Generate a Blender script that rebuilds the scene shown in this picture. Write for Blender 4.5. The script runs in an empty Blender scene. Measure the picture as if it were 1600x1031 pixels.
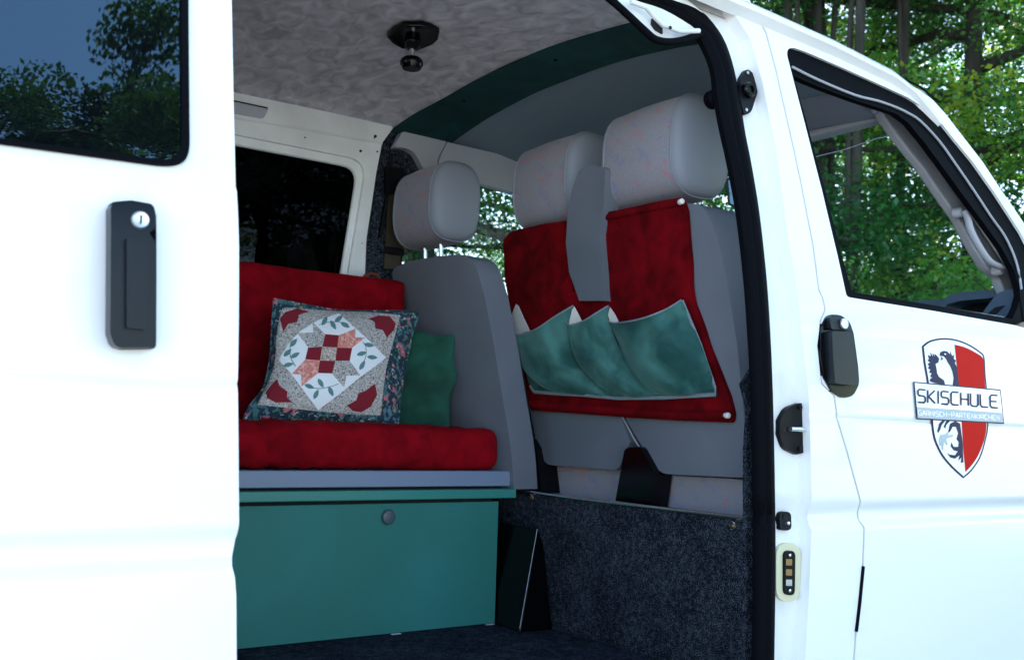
import bpy, bmesh, math, random
import numpy as np
from mathutils import Vector, Matrix, noise
from mathutils.geometry import tessellate_polygon
random.seed(7)
S = bpy.context.scene
COL = S.collection
# ------------------------------------------------------------------ camera, sky, sun, exposure
F, CX, CY = 1586.0, 800.0, 515.5
def _n(v): return v / np.linalg.norm(v)
EX = _n(np.array([3050 - CX, 740 - CY, F]))
EY = np.array([-330 - CX, 635 - CY, F]); EY = _n(EY - EY.dot(EX) * EX)
EZ = np.cross(EX, EY)
if EZ[1] > 0: EZ = -EZ
CAM = Vector((0, -1.46, 1.05))
cd = bpy.data.cameras.new('camera'); cam = bpy.data.objects.new('camera', cd); COL.objects.link(cam)
S.camera = cam
cd.sensor_width = 36; cd.lens = F / 1600 * 36; cd.clip_start = 0.05; cd.clip_end = 600
def _w(c): return Vector((float(c.dot(EX)), float(c.dot(EY)), float(c.dot(EZ))))
_r, _u, _b = _w(np.array([1., 0, 0])), _w(np.array([0, -1., 0])), _w(np.array([0, 0, -1.]))
cam.matrix_world = Matrix.Translation(CAM) @ Matrix((_r, _u, _b)).transposed().to_4x4()
cd.dof.use_dof = True; cd.dof.focus_distance = 2.45; cd.dof.aperture_fstop = 6.3
SUN_AZ, SUN_EL = math.radians(48), math.radians(54)      # azimuth from +Y towards +X
w = bpy.data.worlds.new('World'); S.world = w; w.use_nodes = True
nt = w.node_tree; bg = nt.nodes['Background']
sky = nt.nodes.new('ShaderNodeTexSky'); sky.sky_type = 'NISHITA'; sky.sun_disc = False
sky.sun_elevation = SUN_EL; sky.sun_rotation = SUN_AZ; sky.altitude = 700; sky.air_density = 1.0; sky.dust_density = 1.0; sky.ozone_density = .8
nt.links.new(sky.outputs[0], bg.inputs[0]); bg.inputs[1].default_value = 0.15
sl = bpy.data.lights.new('sun', 'SUN'); sl.energy = 3.5; sl.angle = math.radians(0.5); sl.color = (1, .94, .84)
so = bpy.data.objects.new('sun', sl); COL.objects.link(so)
sd = Vector((math.sin(SUN_AZ) * math.cos(SUN_EL), math.cos(SUN_AZ) * math.cos(SUN_EL), math.sin(SUN_EL)))
so.rotation_euler = sd.to_track_quat('Z', 'Y').to_euler(); so.location = sd * 60
S.view_settings.view_transform = 'Standard'; S.view_settings.look = 'None'
S.view_settings.exposure = 2.42; S.view_settings.gamma = 1
S.view_settings.use_curve_mapping = False
S.render.engine = 'CYCLES'
S.cycles.max_bounces = 10; S.cycles.diffuse_bounces = 5; S.cycles.transparent_max_bounces = 16

# ------------------------------------------------------------------ ray helpers: a line of sight meets a real surface
def ray(u, v):
    d = np.array([(u - CX) / F, (v - CY) / F, 1.0]); return Vector((float(d.dot(EX)), float(d.dot(EY)), float(d.dot(EZ))))
def hit(u, v, surf):
    ax, fn = surf; r = ray(u, v); t = 3.0; p = CAM + r * t
    for _ in range(45):
        p0 = p
        if ax == 'Y': t = (fn(p.x, p.z) - CAM.y) / r.y
        elif ax == 'X': t = (fn(p.y, p.z) - CAM.x) / r.x
        else: t = (fn(p.x, p.y) - CAM.z) / r.z
        p = CAM + r * t
        if (p - p0).length < 1e-6: break
    return p
def prm(ax, p): return {'Y': (p.x, p.z), 'X': (p.y, p.z), 'Z': (p.x, p.y)}[ax]
def unprm(surf, a, b):
    ax, fn = surf
    if ax == 'Y': return Vector((a, fn(a, b), b))
    if ax == 'X': return Vector((fn(a, b), a, b))
    return Vector((a, b, fn(a, b)))
def fillet(pts, closed=True):
    """points (a, b) or (a, b, radius): corners with a radius are rounded"""
    out = []; n = len(pts)
    for i, p in enumerate(pts):
        if len(p) < 3 or p[2] <= 0: out.append((p[0], p[1])); continue
        P = Vector(p[:2]); A = Vector(pts[i - 1][:2]) - P; B = Vector(pts[(i + 1) % n][:2]) - P
        ra = min(p[2], A.length * .49); rb = min(p[2], B.length * .49)
        a = P + A.normalized() * ra; b = P + B.normalized() * rb
        for k in range(7):
            t = k / 6; q = a * (1 - t) ** 2 + P * 2 * t * (1 - t) + b * t * t; out.append((q.x, q.y))
    return out
def catmull(pts, k=5, closed=False):
    n = len(pts); out = []
    P = [Vector(p) for p in pts]
    rng = range(n) if closed else range(n - 1)
    for i in rng:
        if closed: a, b, c, d = P[i - 1], P[i], P[(i + 1) % n], P[(i + 2) % n]
        else: a, b, c, d = P[max(i - 1, 0)], P[i], P[i + 1], P[min(i + 2, n - 1)]
        for j in range(k):
            t = j / k
            out.append(0.5 * ((2 * b) + (c - a) * t + (2 * a - 5 * b + 4 * c - d) * t * t + (3 * b - a - 3 * c + d) * t ** 3))
    if not closed: out.append(P[-1])
    return out
# ------------------------------------------------------------------ objects
def tag(o, label=None, cat=None, group=None, kind=None):
    if label: o['label'] = label
    if cat: o['category'] = cat
    if group: o['group'] = group
    if kind: o['kind'] = kind
    return o
def empty(name, loc, label, cat, group=None):
    o = bpy.data.objects.new(name, None); COL.objects.link(o); o.location = loc; o.empty_display_size = .1
    bpy.context.view_layer.update()
    return tag(o, label, cat, group)
def link(name, me, mats, parent=None):
    o = bpy.data.objects.new(name, me); COL.objects.link(o)
    for m in (mats if isinstance(mats, (list, tuple)) else [mats]): me.materials.append(m)
    if parent:
        o.parent = parent
        L = Vector((0, 0, 0)); q = parent
        while q: L += q.location; q = q.parent
        o.location = -L            # meshes are written in world coordinates
    return o
def finish(bm, name, mats, parent=None, bevel=0, seg=2, smooth=True, angle=32):
    bmesh.ops.remove_doubles(bm, verts=bm.verts, dist=1e-5)
    me = bpy.data.meshes.new(name)
    if smooth:
        for f in bm.faces: f.smooth = True
        for e in bm.edges:
            if len(e.link_faces) == 2 and e.calc_face_angle(0) > math.radians(angle): e.smooth = False
            elif len(e.link_faces) != 2: e.smooth = False
    bm.to_mesh(me); bm.free()
    o = link(name, me, mats, parent)
    if bevel:
        m = o.modifiers.new('bevel', 'BEVEL'); m.width = bevel; m.segments = seg; m.limit_method = 'ANGLE'
        m.angle_limit = math.radians(38); m.harden_normals = False
        if smooth:
            for e in me.edges: e.use_edge_sharp = False
            wn = o.modifiers.new('wn', 'WEIGHTED_NORMAL'); wn.keep_sharp = True
    return o
def sheet_bm(outer, holes, surf, thick, grid=0, dirv=None, drop=None):
    """outline + holes in surface parameters -> solid sheet following the surface, thickness away from the camera"""
    bm = bmesh.new(); loops = [outer] + list(holes)
    vs = []; flat = []
    for lp in loops:
        vs.append([Vector((a, b, 0)) for a, b in lp]); flat += vs[-1]
    tris = tessellate_polygon(vs)
    bv = [bm.verts.new(v) for v in flat]
    for t in tris:
        try: bm.faces.new([bv[i] for i in t])
        except ValueError: pass
    bmesh.ops.dissolve_limit(bm, angle_limit=.001, verts=bm.verts, edges=[e for e in bm.edges if len(e.link_faces) == 2])
    bmesh.ops.remove_doubles(bm, verts=bm.verts, dist=1e-6)
    if grid:
        a0 = min(p[0] for p in outer); a1 = max(p[0] for p in outer); b0 = min(p[1] for p in outer); b1 = max(p[1] for p in outer)
        ga, gb = grid if isinstance(grid, tuple) else (grid, grid)
        k = a0 + ga
        while ga and k < a1:
            bmesh.ops.bisect_plane(bm, geom=bm.verts[:] + bm.edges[:] + bm.faces[:], plane_co=(k, 0, 0), plane_no=(1, 0, 0)); k += ga
        k = b0 + gb
        while gb and k < b1:
            bmesh.ops.bisect_plane(bm, geom=bm.verts[:] + bm.edges[:] + bm.faces[:], plane_co=(0, k, 0), plane_no=(0, 1, 0)); k += gb
    for v in bm.verts: v.co = unprm(surf, v.co.x, v.co.y)
    bmesh.ops.recalc_face_normals(bm, faces=bm.faces)
    if dirv is None: dirv = {'Y': (0, 1, 0), 'X': (1, 0, 0), 'Z': (0, 0, 1)}[surf[0]]
    dirv = Vector(dirv)
    s = sum((f.normal.dot(dirv) * f.calc_area() for f in bm.faces))
    if s > 0: bmesh.ops.reverse_faces(bm, faces=bm.faces)
    if thick:
        r = bmesh.ops.extrude_face_region(bm, geom=bm.faces[:])
        # the extruded copy keeps facing the viewer; move the ORIGINAL shell back
        new = {g for g in r['geom'] if isinstance(g, bmesh.types.BMVert)}
        for v in bm.verts:
            if v not in new: v.co += dirv * thick
        bmesh.ops.recalc_face_normals(bm, faces=bm.faces)
    return bm
def P2(pts, surf): return [prm(surf[0], hit(q[0], q[1], surf)) for q in pts]
def sheet(name, pts, surf, mat, parent, thick=.01, holes=(), grid=0, bevel=0, seg=2, dirv=None, smooth=True):
    """pts / holes: outline as seen along the lines of sight"""
    bm = sheet_bm(P2(fillet(pts), surf), [P2(fillet(h), surf) for h in holes], surf, thick, grid, dirv)
    return finish(bm, name, mat, parent, bevel, seg, smooth)
def sheetp(name, pts, surf, mat, parent, thick=.01, holes=(), grid=0, bevel=0, seg=2, dirv=None, smooth=True):
    bm = sheet_bm(fillet(pts), [fillet(h) for h in holes], surf, thick, grid, dirv)
    return finish(bm, name, mat, parent, bevel, seg, smooth)
def add_box(bm, a, b):
    r = bmesh.ops.create_cube(bm, size=1)
    c = [(a[i] + b[i]) / 2 for i in range(3)]; s = [abs(b[i] - a[i]) for i in range(3)]
    for v in r['verts']: v.co = Vector((v.co.x * s[0] + c[0], v.co.y * s[1] + c[1], v.co.z * s[2] + c[2]))
def box(name, a, b, mat, parent, bevel=.004, seg=2):
    bm = bmesh.new(); add_box(bm, a, b); return finish(bm, name, mat, parent, bevel, seg)
def add_tube(bm, path, r, n=8, flat=1.0, updir=None):
    P = [Vector(p) for p in path]; rings = []
    rr = r if isinstance(r, (list, tuple)) else [r] * len(P)
    up = Vector(updir) if updir else Vector((0.13, 0.21, 0.97))
    for i, p in enumerate(P):
        t = (P[min(i + 1, len(P) - 1)] - P[max(i - 1, 0)]).normalized()
        a = t.cross(up)
        if a.length < 1e-3: a = t.cross(Vector((1, 0, 0)))
        a.normalize(); b = a.cross(t)
        rings.append([bm.verts.new(p + a * math.cos(2 * math.pi * k / n) * rr[i] + b * math.sin(2 * math.pi * k / n) * rr[i] * flat) for k in range(n)])
    for i in range(len(rings) - 1):
        for k in range(n): bm.faces.new((rings[i][k], rings[i][(k + 1) % n], rings[i + 1][(k + 1) % n], rings[i + 1][k]))
    bm.faces.new(rings[0][::-1]); bm.faces.new(rings[-1])
def tube(name, path, r, mat, parent, n=8, flat=1.0, updir=None):
    bm = bmesh.new(); add_tube(bm, path, r, n, flat, updir)
    bmesh.ops.recalc_face_normals(bm, faces=bm.faces)
    return finish(bm, name, mat, parent, angle=50)
def loft(name, rings, mat, parent, cap=True, closed=True, angle=40):
    bm = bmesh.new(); R = [[bm.verts.new(p) for p in r] for r in rings]; n = len(R[0])
    for i in range(len(R) - 1):
        for k in range(n if closed else n - 1): bm.faces.new((R[i][k], R[i][(k + 1) % n], R[i + 1][(k + 1) % n], R[i + 1][k]))
    if cap and closed: bm.faces.new(R[0][::-1]); bm.faces.new(R[-1])
    bmesh.ops.recalc_face_normals(bm, faces=bm.faces)
    return finish(bm, name, mat, parent, angle=angle)
def lathe(name, c, axis, prof, mat, parent, n=28):
    """prof: (distance along axis, radius)"""
    ax = Vector(axis).normalized(); a = ax.orthogonal().normalized(); b = ax.cross(a); c = Vector(c)
    rings = [[c + ax * h + (a * math.cos(2 * math.pi * k / n) + b * math.sin(2 * math.pi * k / n)) * max(r, 1e-4) for k in range(n)] for h, r in prof]
    return loft(name, rings, mat, parent)
def resample(pts, n):
    P = [Vector(p) for p in catmull(pts, 6)]; L = [0]
    for i in range(1, len(P)): L.append(L[-1] + (P[i] - P[i - 1]).length)
    out = []; j = 0
    for k in range(n + 1):
        t = L[-1] * k / n
        while j < len(P) - 2 and L[j + 1] < t: j += 1
        s = (t - L[j]) / max(L[j + 1] - L[j], 1e-9); out.append(P[j].lerp(P[j + 1], min(s, 1)))
    return out
def coons(top, bot, left, right, n, m):
    T, B, Lf, R = resample(top, n), resample(bot, n), resample(left, m), resample(right, m); g = []
    for j in range(m + 1):
        row = []
        for i in range(n + 1):
            s, t = i / n, j / m
            p = T[i] * (1 - t) + B[i] * t + Lf[j] * (1 - s) + R[j] * s - (T[0] * (1 - s) * (1 - t) + T[n] * s * (1 - t) + B[0] * (1 - s) * t + B[n] * s * t)
            row.append(p)
        g.append(row)
    return g
def grid_bm(g, bm=None):
    bm = bm or bmesh.new(); V = [[bm.verts.new(p) for p in r] for r in g]
    for j in range(len(V) - 1):
        for i in range(len(V[0]) - 1): bm.faces.new((V[j][i], V[j][i + 1], V[j + 1][i + 1], V[j + 1][i]))
    return bm
def nz(x, y, z, s=1.0): return noise.noise(Vector((x * s, y * s, z * s)))

# ------------------------------------------------------------------ materials
def mat(name, col, rough=.6, metal=0, spec=.5, var=None, vscale=8, vdet=4, vstretch=(1, 1, 1), bump=0, bscale=200, coat=0, sheen=0, sheentint=None, vlo=.35, vhi=.65, vdist=0):
    m = bpy.data.materials.new(name); m.use_nodes = True; t = m.node_tree; b = t.nodes['Principled BSDF']
    b.inputs['Base Color'].default_value = (*col, 1); b.inputs['Roughness'].default_value = rough
    b.inputs['Metallic'].default_value = metal; b.inputs['Specular IOR Level'].default_value = spec
    b.inputs['Coat Weight'].default_value = coat; b.inputs['Coat Roughness'].default_value = .04
    if sheen:
        b.inputs['Sheen Weight'].default_value = sheen; b.inputs['Sheen Roughness'].default_value = .35
        if sheentint: b.inputs['Sheen Tint'].default_value = (*sheentint, 1)
    tc = t.nodes.new('ShaderNodeTexCoord'); mp = t.nodes.new('ShaderNodeMapping'); mp.inputs['Scale'].default_value = vstretch
    t.links.new(tc.outputs['Object'], mp.inputs[0])
    if var:
        n = t.nodes.new('ShaderNodeTexNoise'); n.inputs['Scale'].default_value = vscale; n.inputs['Detail'].default_value = vdet; n.inputs['Distortion'].default_value = vdist
        t.links.new(mp.outputs[0], n.inputs['Vector'])
        mr = t.nodes.new('ShaderNodeMapRange'); mr.inputs[1].default_value = vlo; mr.inputs[2].default_value = vhi
        t.links.new(n.outputs['Fac'], mr.inputs[0])
        mx = t.nodes.new('ShaderNodeMix'); mx.data_type = 'RGBA'
        mx.inputs['A'].default_value = (*col, 1); mx.inputs['B'].default_value = (*var, 1)
        t.links.new(mr.outputs[0], mx.inputs['Factor']); t.links.new(mx.outputs['Result'], b.inputs['Base Color'])
    if bump:
        n2 = t.nodes.new('ShaderNodeTexNoise'); n2.inputs['Scale'].default_value = bscale; n2.inputs['Detail'].default_value = 3
        t.links.new(tc.outputs['Object'], n2.inputs['Vector'])
        bp = t.nodes.new('ShaderNodeBump'); bp.inputs['Strength'].default_value = bump; bp.inputs['Distance'].default_value = .002
        t.links.new(n2.outputs['Fac'], bp.inputs['Height']); t.links.new(bp.outputs[0], b.inputs['Normal'])
    return m
def glass(name, tint, refl=.06, rough=0.0, ior=1.5):
    m = bpy.data.materials.new(name); m.use_nodes = True; t = m.node_tree; t.nodes.remove(t.nodes['Principled BSDF'])
    out = t.nodes['Material Output']; tr = t.nodes.new('ShaderNodeBsdfTransparent'); tr.inputs[0].default_value = (*tint, 1)
    gl = t.nodes.new('ShaderNodeBsdfGlossy'); gl.inputs['Roughness'].default_value = rough
    lw_ = t.nodes.new('ShaderNodeLayerWeight'); lw_.inputs[0].default_value = .5
    pw = t.nodes.new('ShaderNodeMath'); pw.operation = 'POWER'; pw.inputs[1].default_value = 5; t.links.new(lw_.outputs['Facing'], pw.inputs[0])
    fr = t.nodes.new('ShaderNodeMath'); fr.operation = 'MULTIPLY_ADD'; fr.inputs[1].default_value = 1 - refl; fr.inputs[2].default_value = refl; t.links.new(pw.outputs[0], fr.inputs[0])
    mx = t.nodes.new('ShaderNodeMixShader'); t.links.new(fr.outputs[0], mx.inputs[0]); t.links.new(tr.outputs[0], mx.inputs[1]); t.links.new(gl.outputs[0], mx.inputs[2])
    t.links.new(mx.outputs[0], out.inputs['Surface']); return m
def squiggle_fabric(name):
    m = mat(name, (.32, .30, .335), .9, bump=.5, bscale=900, sheen=.15, var=(.25, .24, .275), vscale=300, vdet=2)
    t = m.node_tree; b = t.nodes['Principled BSDF']; base = b.inputs['Base Color'].links[0].from_socket
    tc = t.nodes.new('ShaderNodeTexCoord')
    for i, (c, off) in enumerate((((.62, .10, .12), 0), ((.16, .17, .42), 3.3), ((.16, .33, .36), 7.1))):
        mp = t.nodes.new('ShaderNodeMapping'); mp.inputs['Location'].default_value = (off, off * .7, off * .3)
        mp.inputs['Rotation'].default_value = (.5, .3, .2 + i * .4); t.links.new(tc.outputs['Object'], mp.inputs[0])
        wv = t.nodes.new('ShaderNodeTexWave'); wv.inputs['Scale'].default_value = 9; wv.inputs['Distortion'].default_value = 3.5; wv.inputs['Detail'].default_value = 2; wv.inputs['Detail Scale'].default_value = 7
        t.links.new(mp.outputs[0], wv.inputs['Vector'])
        g = t.nodes.new('ShaderNodeMapRange'); g.inputs[1].default_value = .84; g.inputs[2].default_value = .96; t.links.new(wv.outputs['Fac'], g.inputs[0])
        n = t.nodes.new('ShaderNodeTexNoise'); n.inputs['Scale'].default_value = 17; n.inputs['Detail'].default_value = 0; t.links.new(mp.outputs[0], n.inputs['Vector'])
        g2 = t.nodes.new('ShaderNodeMapRange'); g2.inputs[1].default_value = .52; g2.inputs[2].default_value = .57; t.links.new(n.outputs['Fac'], g2.inputs[0])
        mu = t.nodes.new('ShaderNodeMath'); mu.operation = 'MULTIPLY'; t.links.new(g.outputs[0], mu.inputs[0]); t.links.new(g2.outputs[0], mu.inputs[1])
        mu2 = t.nodes.new('ShaderNodeMath'); mu2.operation = 'MULTIPLY'; mu2.inputs[1].default_value = .33; t.links.new(mu.outputs[0], mu2.inputs[0])
        mx = t.nodes.new('ShaderNodeMix'); mx.data_type = 'RGBA'; t.links.new(mu2.outputs[0], mx.inputs['Factor']); t.links.new(base, mx.inputs['A']); mx.inputs['B'].default_value = (*c, 1)
        base = mx.outputs['Result']
    t.links.new(base, b.inputs['Base Color']); return m
def floral_fabric(name, ground, cols, scale=70, th=.33):
    """printed cotton: round blossoms and leaves of several colours on a ground"""
    m = mat(name, ground, .9, bump=.3, bscale=900); t = m.node_tree; b = t.nodes['Principled BSDF']
    tc = t.nodes.new('ShaderNodeTexCoord'); base = None
    for i, (c, sc, r) in enumerate(cols):
        mp = t.nodes.new('ShaderNodeMapping'); mp.inputs['Location'].default_value = (i * 1.3, i * 2.1, i * .7); t.links.new(tc.outputs['Object'], mp.inputs[0])
        n = t.nodes.new('ShaderNodeTexNoise'); n.inputs['Scale'].default_value = scale * sc; n.inputs['Detail'].default_value = 1.5; n.inputs['Distortion'].default_value = .6
        t.links.new(mp.outputs[0], n.inputs['Vector'])
        g = t.nodes.new('ShaderNodeMapRange'); g.inputs[1].default_value = r; g.inputs[2].default_value = r + .02; t.links.new(n.outputs['Fac'], g.inputs[0])
        mx = t.nodes.new('ShaderNodeMix'); mx.data_type = 'RGBA'; t.links.new(g.outputs[0], mx.inputs['Factor'])
        if base: t.links.new(base, mx.inputs['A'])
        else: mx.inputs['A'].default_value = (*ground, 1)
        mx.inputs['B'].default_value = (*c, 1); base = mx.outputs['Result']
    t.links.new(base, b.inputs['Base Color']); return m
M = {}
M['paint'] = mat('white_paint', (.80, .81, .80), .30, coat=.7, spec=.4)
M['jamb'] = mat('white_jamb_paint', (.76, .77, .77), .35, coat=.3, var=(.60, .58, .53), vscale=7, vdet=8, vlo=.50, vhi=.80)
M['inpaint'] = mat('white_inner_paint', (.82, .83, .81), .45, var=(.66, .67, .65), vscale=5)
M['rubber'] = mat('black_rubber', (.002, .0024, .0038), .7, spec=.05)
M['plastic'] = mat('black_plastic', (.003, .0035, .005), .45, spec=.14, bump=.15, bscale=900)
M['gloss'] = mat('gloss_black', (.0015, .0015, .002), .16, spec=.28)
M['handle'] = mat('handle_black', (.004, .007, .011), .32, spec=.25, bump=.1, bscale=600)
M['chrome'] = mat('bright_metal', (.75, .76, .78), .22, metal=1)
M['dull'] = mat('dull_metal', (.55, .58, .6), .4, metal=1)
M['lock'] = mat('lock_metal', (.7, .74, .78), .35, metal=.8)
M['vinyl'] = mat('grey_vinyl', (.15, .165, .195), .6, bump=.35, bscale=700, var=(.115, .13, .155), vscale=3, spec=.35)
M['vinyl2'] = mat('light_grey_vinyl', (.22, .24, .28), .5, bump=.3, bscale=700, spec=.35)
M['trim'] = mat('grey_trim', (.40, .42, .46), .6, bump=.2, bscale=500)
M['trim2'] = mat('visor_cloth', (.25, .27, .31), .8)
M['trimlt'] = mat('pale_trim', (.33, .34, .37), .55, bump=.2, bscale=500)
M['fabric'] = squiggle_fabric('seat_fabric')
M['red'] = mat('red_velour', (.18, .0015, .005), .9, var=(.075, .0006, .002), vscale=14, vdet=4, vdist=.5, bump=.4, bscale=350, sheen=.05, sheentint=(1, .05, .06), vlo=.34, vhi=.66, spec=.08)
M['redcush'] = mat('red_velour_cushion', (.24, .002, .007), .9, var=(.13, .001, .0035), vscale=16, vdet=5, vdist=.6, bump=.4, bscale=350, sheen=.05, sheentint=(1, .05, .06), vlo=.36, vhi=.68, spec=.08)
M['teal'] = mat('green_velour_pocket', (.055, .165, .145), .8, spec=.2, var=(.014, .068, .062), vscale=8, vdet=4, vdist=.5, vlo=.38, vhi=.62, bump=.2, bscale=400, sheen=.35, sheentint=(.6, .95, .9))
M['band'] = mat('green_velour_band', (.009, .052, .054), .9, spec=.1, var=(.004, .028, .031), vscale=6, vdet=5, vdist=.9, sheen=.1, sheentint=(.5, .9, .8), bump=.2, bscale=400)
M['pillowgreen'] = mat('green_pillow_fabric', (.008, .085, .052), .9, var=(.003, .045, .028), vscale=14, bump=.3, bscale=400, sheen=.3, sheentint=(.3, .9, .6))
M['ceil'] = mat('taupe_velour', (.66, .645, .67), .9, var=(.36, .345, .365), vscale=20, vdet=12, vdist=1.0, vlo=.32, vhi=.68, vstretch=(1, .7, 1), sheen=.1, spec=.1, bump=.2, bscale=400)
M['cabceil'] = mat('cab_headliner_cloth', (.22, .27, .31), .85, spec=.15, var=(.20, .25, .285), vscale=200, bump=.2, bscale=700)
M['carpet'] = mat('charcoal_carpet', (.008, .010, .015), .95, var=(.075, .088, .115), vscale=120, vdet=9, bump=1.0, bscale=420, vlo=.38, vhi=.80, spec=.05)
M['box'] = mat('teal_laminate', (.026, .155, .132), .5, var=(.032, .20, .19), vscale=2.2, vdet=8, vlo=.5, vhi=.8, spec=.18, bump=.06, bscale=900)
M['lid'] = mat('green_lid_edge', (.03, .20, .17), .4, spec=.4)
M['frame'] = mat('blue_grey_laminate', (.16, .21, .30), .45)
M['white'] = mat('cotton_lining', (.75, .72, .68), .9, bump=.3, bscale=600)
M['hem'] = mat('grey_hem_tape', (.14, .18, .21), .9, bump=.6, bscale=900, var=(.22, .26, .28), vscale=400)
M['glass'] = glass('clear_glass', (.93, .97, .94), .008)
M['tint'] = glass('blackout_glass', (.05, .055, .06), .01)
M['doorglass'] = mat('dark_reflective_glass', (.002, .003, .004), .0, spec=.5)
M['doorglass'].node_tree.nodes['Principled BSDF'].inputs['IOR'].default_value = 2.0
M['doorglass'].node_tree.nodes['Principled BSDF'].inputs['Specular Tint'].default_value = (.58, .88, 1, 1)  # cyan put into the reflection so the mirrored sky looks bluer
M['cream'] = mat('cream_plastic', (.62, .60, .40), .5)
M['brass'] = mat('contact_brass', (.30, .20, .08), .4, metal=.6)
M['dash'] = mat('blue_black_dashboard', (.05, .085, .13), .55, bump=.3, bscale=700)
M['brown'] = mat('brown_webbing', (.035, .024, .011), .8, bump=.4, bscale=300)
M['orange'] = mat('orange_brown', (.13, .06, .015), .4)
M['hole'] = mat('dark_void', (.003, .003, .004), .9)
M['dred'] = mat('decal_red', (.50, .006, .003), .5, spec=.05)
M['dnavy'] = mat('decal_navy', (.012, .012, .05), .5, spec=.2)
M['dwhite'] = mat('decal_white', (.80, .81, .82), .35, coat=.4)
M['dgrey'] = mat('decal_grey', (.36, .43, .48), .4)
M['navyfloral'] = floral_fabric('navy_floral_print', (.012, .035, .055), (((.05, .16, .16), 1.0, .55), ((.10, .20, .28), 1.2, .60), ((.55, .14, .17), .8, .64), ((.50, .42, .45), 1.7, .66), ((.30, .33, .12), 1.6, .68)), 48)
M['beige'] = floral_fabric('beige_ditsy_print', (.46, .43, .40), (((.15, .12, .11), 3.2, .56), ((.62, .59, .56), 2.6, .57), ((.12, .15, .13), 3.0, .66)), 75)
M['gold'] = floral_fabric('gold_ditsy_print', (.50, .42, .36), (((.28, .16, .10), 3.2, .56), ((.7, .62, .6), 2.6, .60)), 75)
M['peach'] = floral_fabric('peach_print', (.68, .24, .19), (((.80, .42, .36), 1.5, .52), ((.50, .13, .11), 2.2, .62)), 75)
M['quiltwhite'] = mat('white_quilt_cotton', (.84, .86, .88), .9, bump=.4, bscale=300)
M['quiltred'] = mat('dark_red_cotton', (.21, .006, .018), .9, bump=.4, bscale=400)
M['leafgreen'] = mat('sage_cotton', (.10, .24, .23), .9)
M['stem'] = mat('stem_thread', (.16, .24, .22), .9)
def carpet(name, a, b):
    m = mat(name, a, .95, bump=1.0, bscale=420, spec=.05); t = m.node_tree; tc = t.nodes.new('ShaderNodeTexCoord'); ns = []
    for sc, de in ((330, 2), (75, 8), (9, 4)):
        n = t.nodes.new('ShaderNodeTexNoise'); n.inputs['Scale'].default_value = sc; n.inputs['Detail'].default_value = de; n.inputs['Roughness'].default_value = .7
        t.links.new(tc.outputs['Object'], n.inputs['Vector']); ns.append(n)
    s1 = t.nodes.new('ShaderNodeMath'); s1.operation = 'MULTIPLY_ADD'; s1.inputs[1].default_value = .55; t.links.new(ns[1].outputs['Fac'], s1.inputs[0]); t.links.new(ns[0].outputs['Fac'], s1.inputs[2])
    s2 = t.nodes.new('ShaderNodeMath'); s2.operation = 'MULTIPLY_ADD'; s2.inputs[1].default_value = .22; t.links.new(ns[2].outputs['Fac'], s2.inputs[0]); t.links.new(s1.outputs[0], s2.inputs[2])
    g = t.nodes.new('ShaderNodeMapRange'); g.inputs[1].default_value = .87; g.inputs[2].default_value = 1.08; t.links.new(s2.outputs[0], g.inputs[0])
    mx = t.nodes.new('ShaderNodeMix'); mx.data_type = 'RGBA'; t.links.new(g.outputs[0], mx.inputs['Factor']); mx.inputs['A'].default_value = (*a, 1); mx.inputs['B'].default_value = (*b, 1)
    t.links.new(mx.outputs['Result'], t.nodes['Principled BSDF'].inputs['Base Color']); return m
M['carpet'] = carpet('charcoal_carpet_pile', (.005, .007, .011), (.095, .115, .150))
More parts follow.
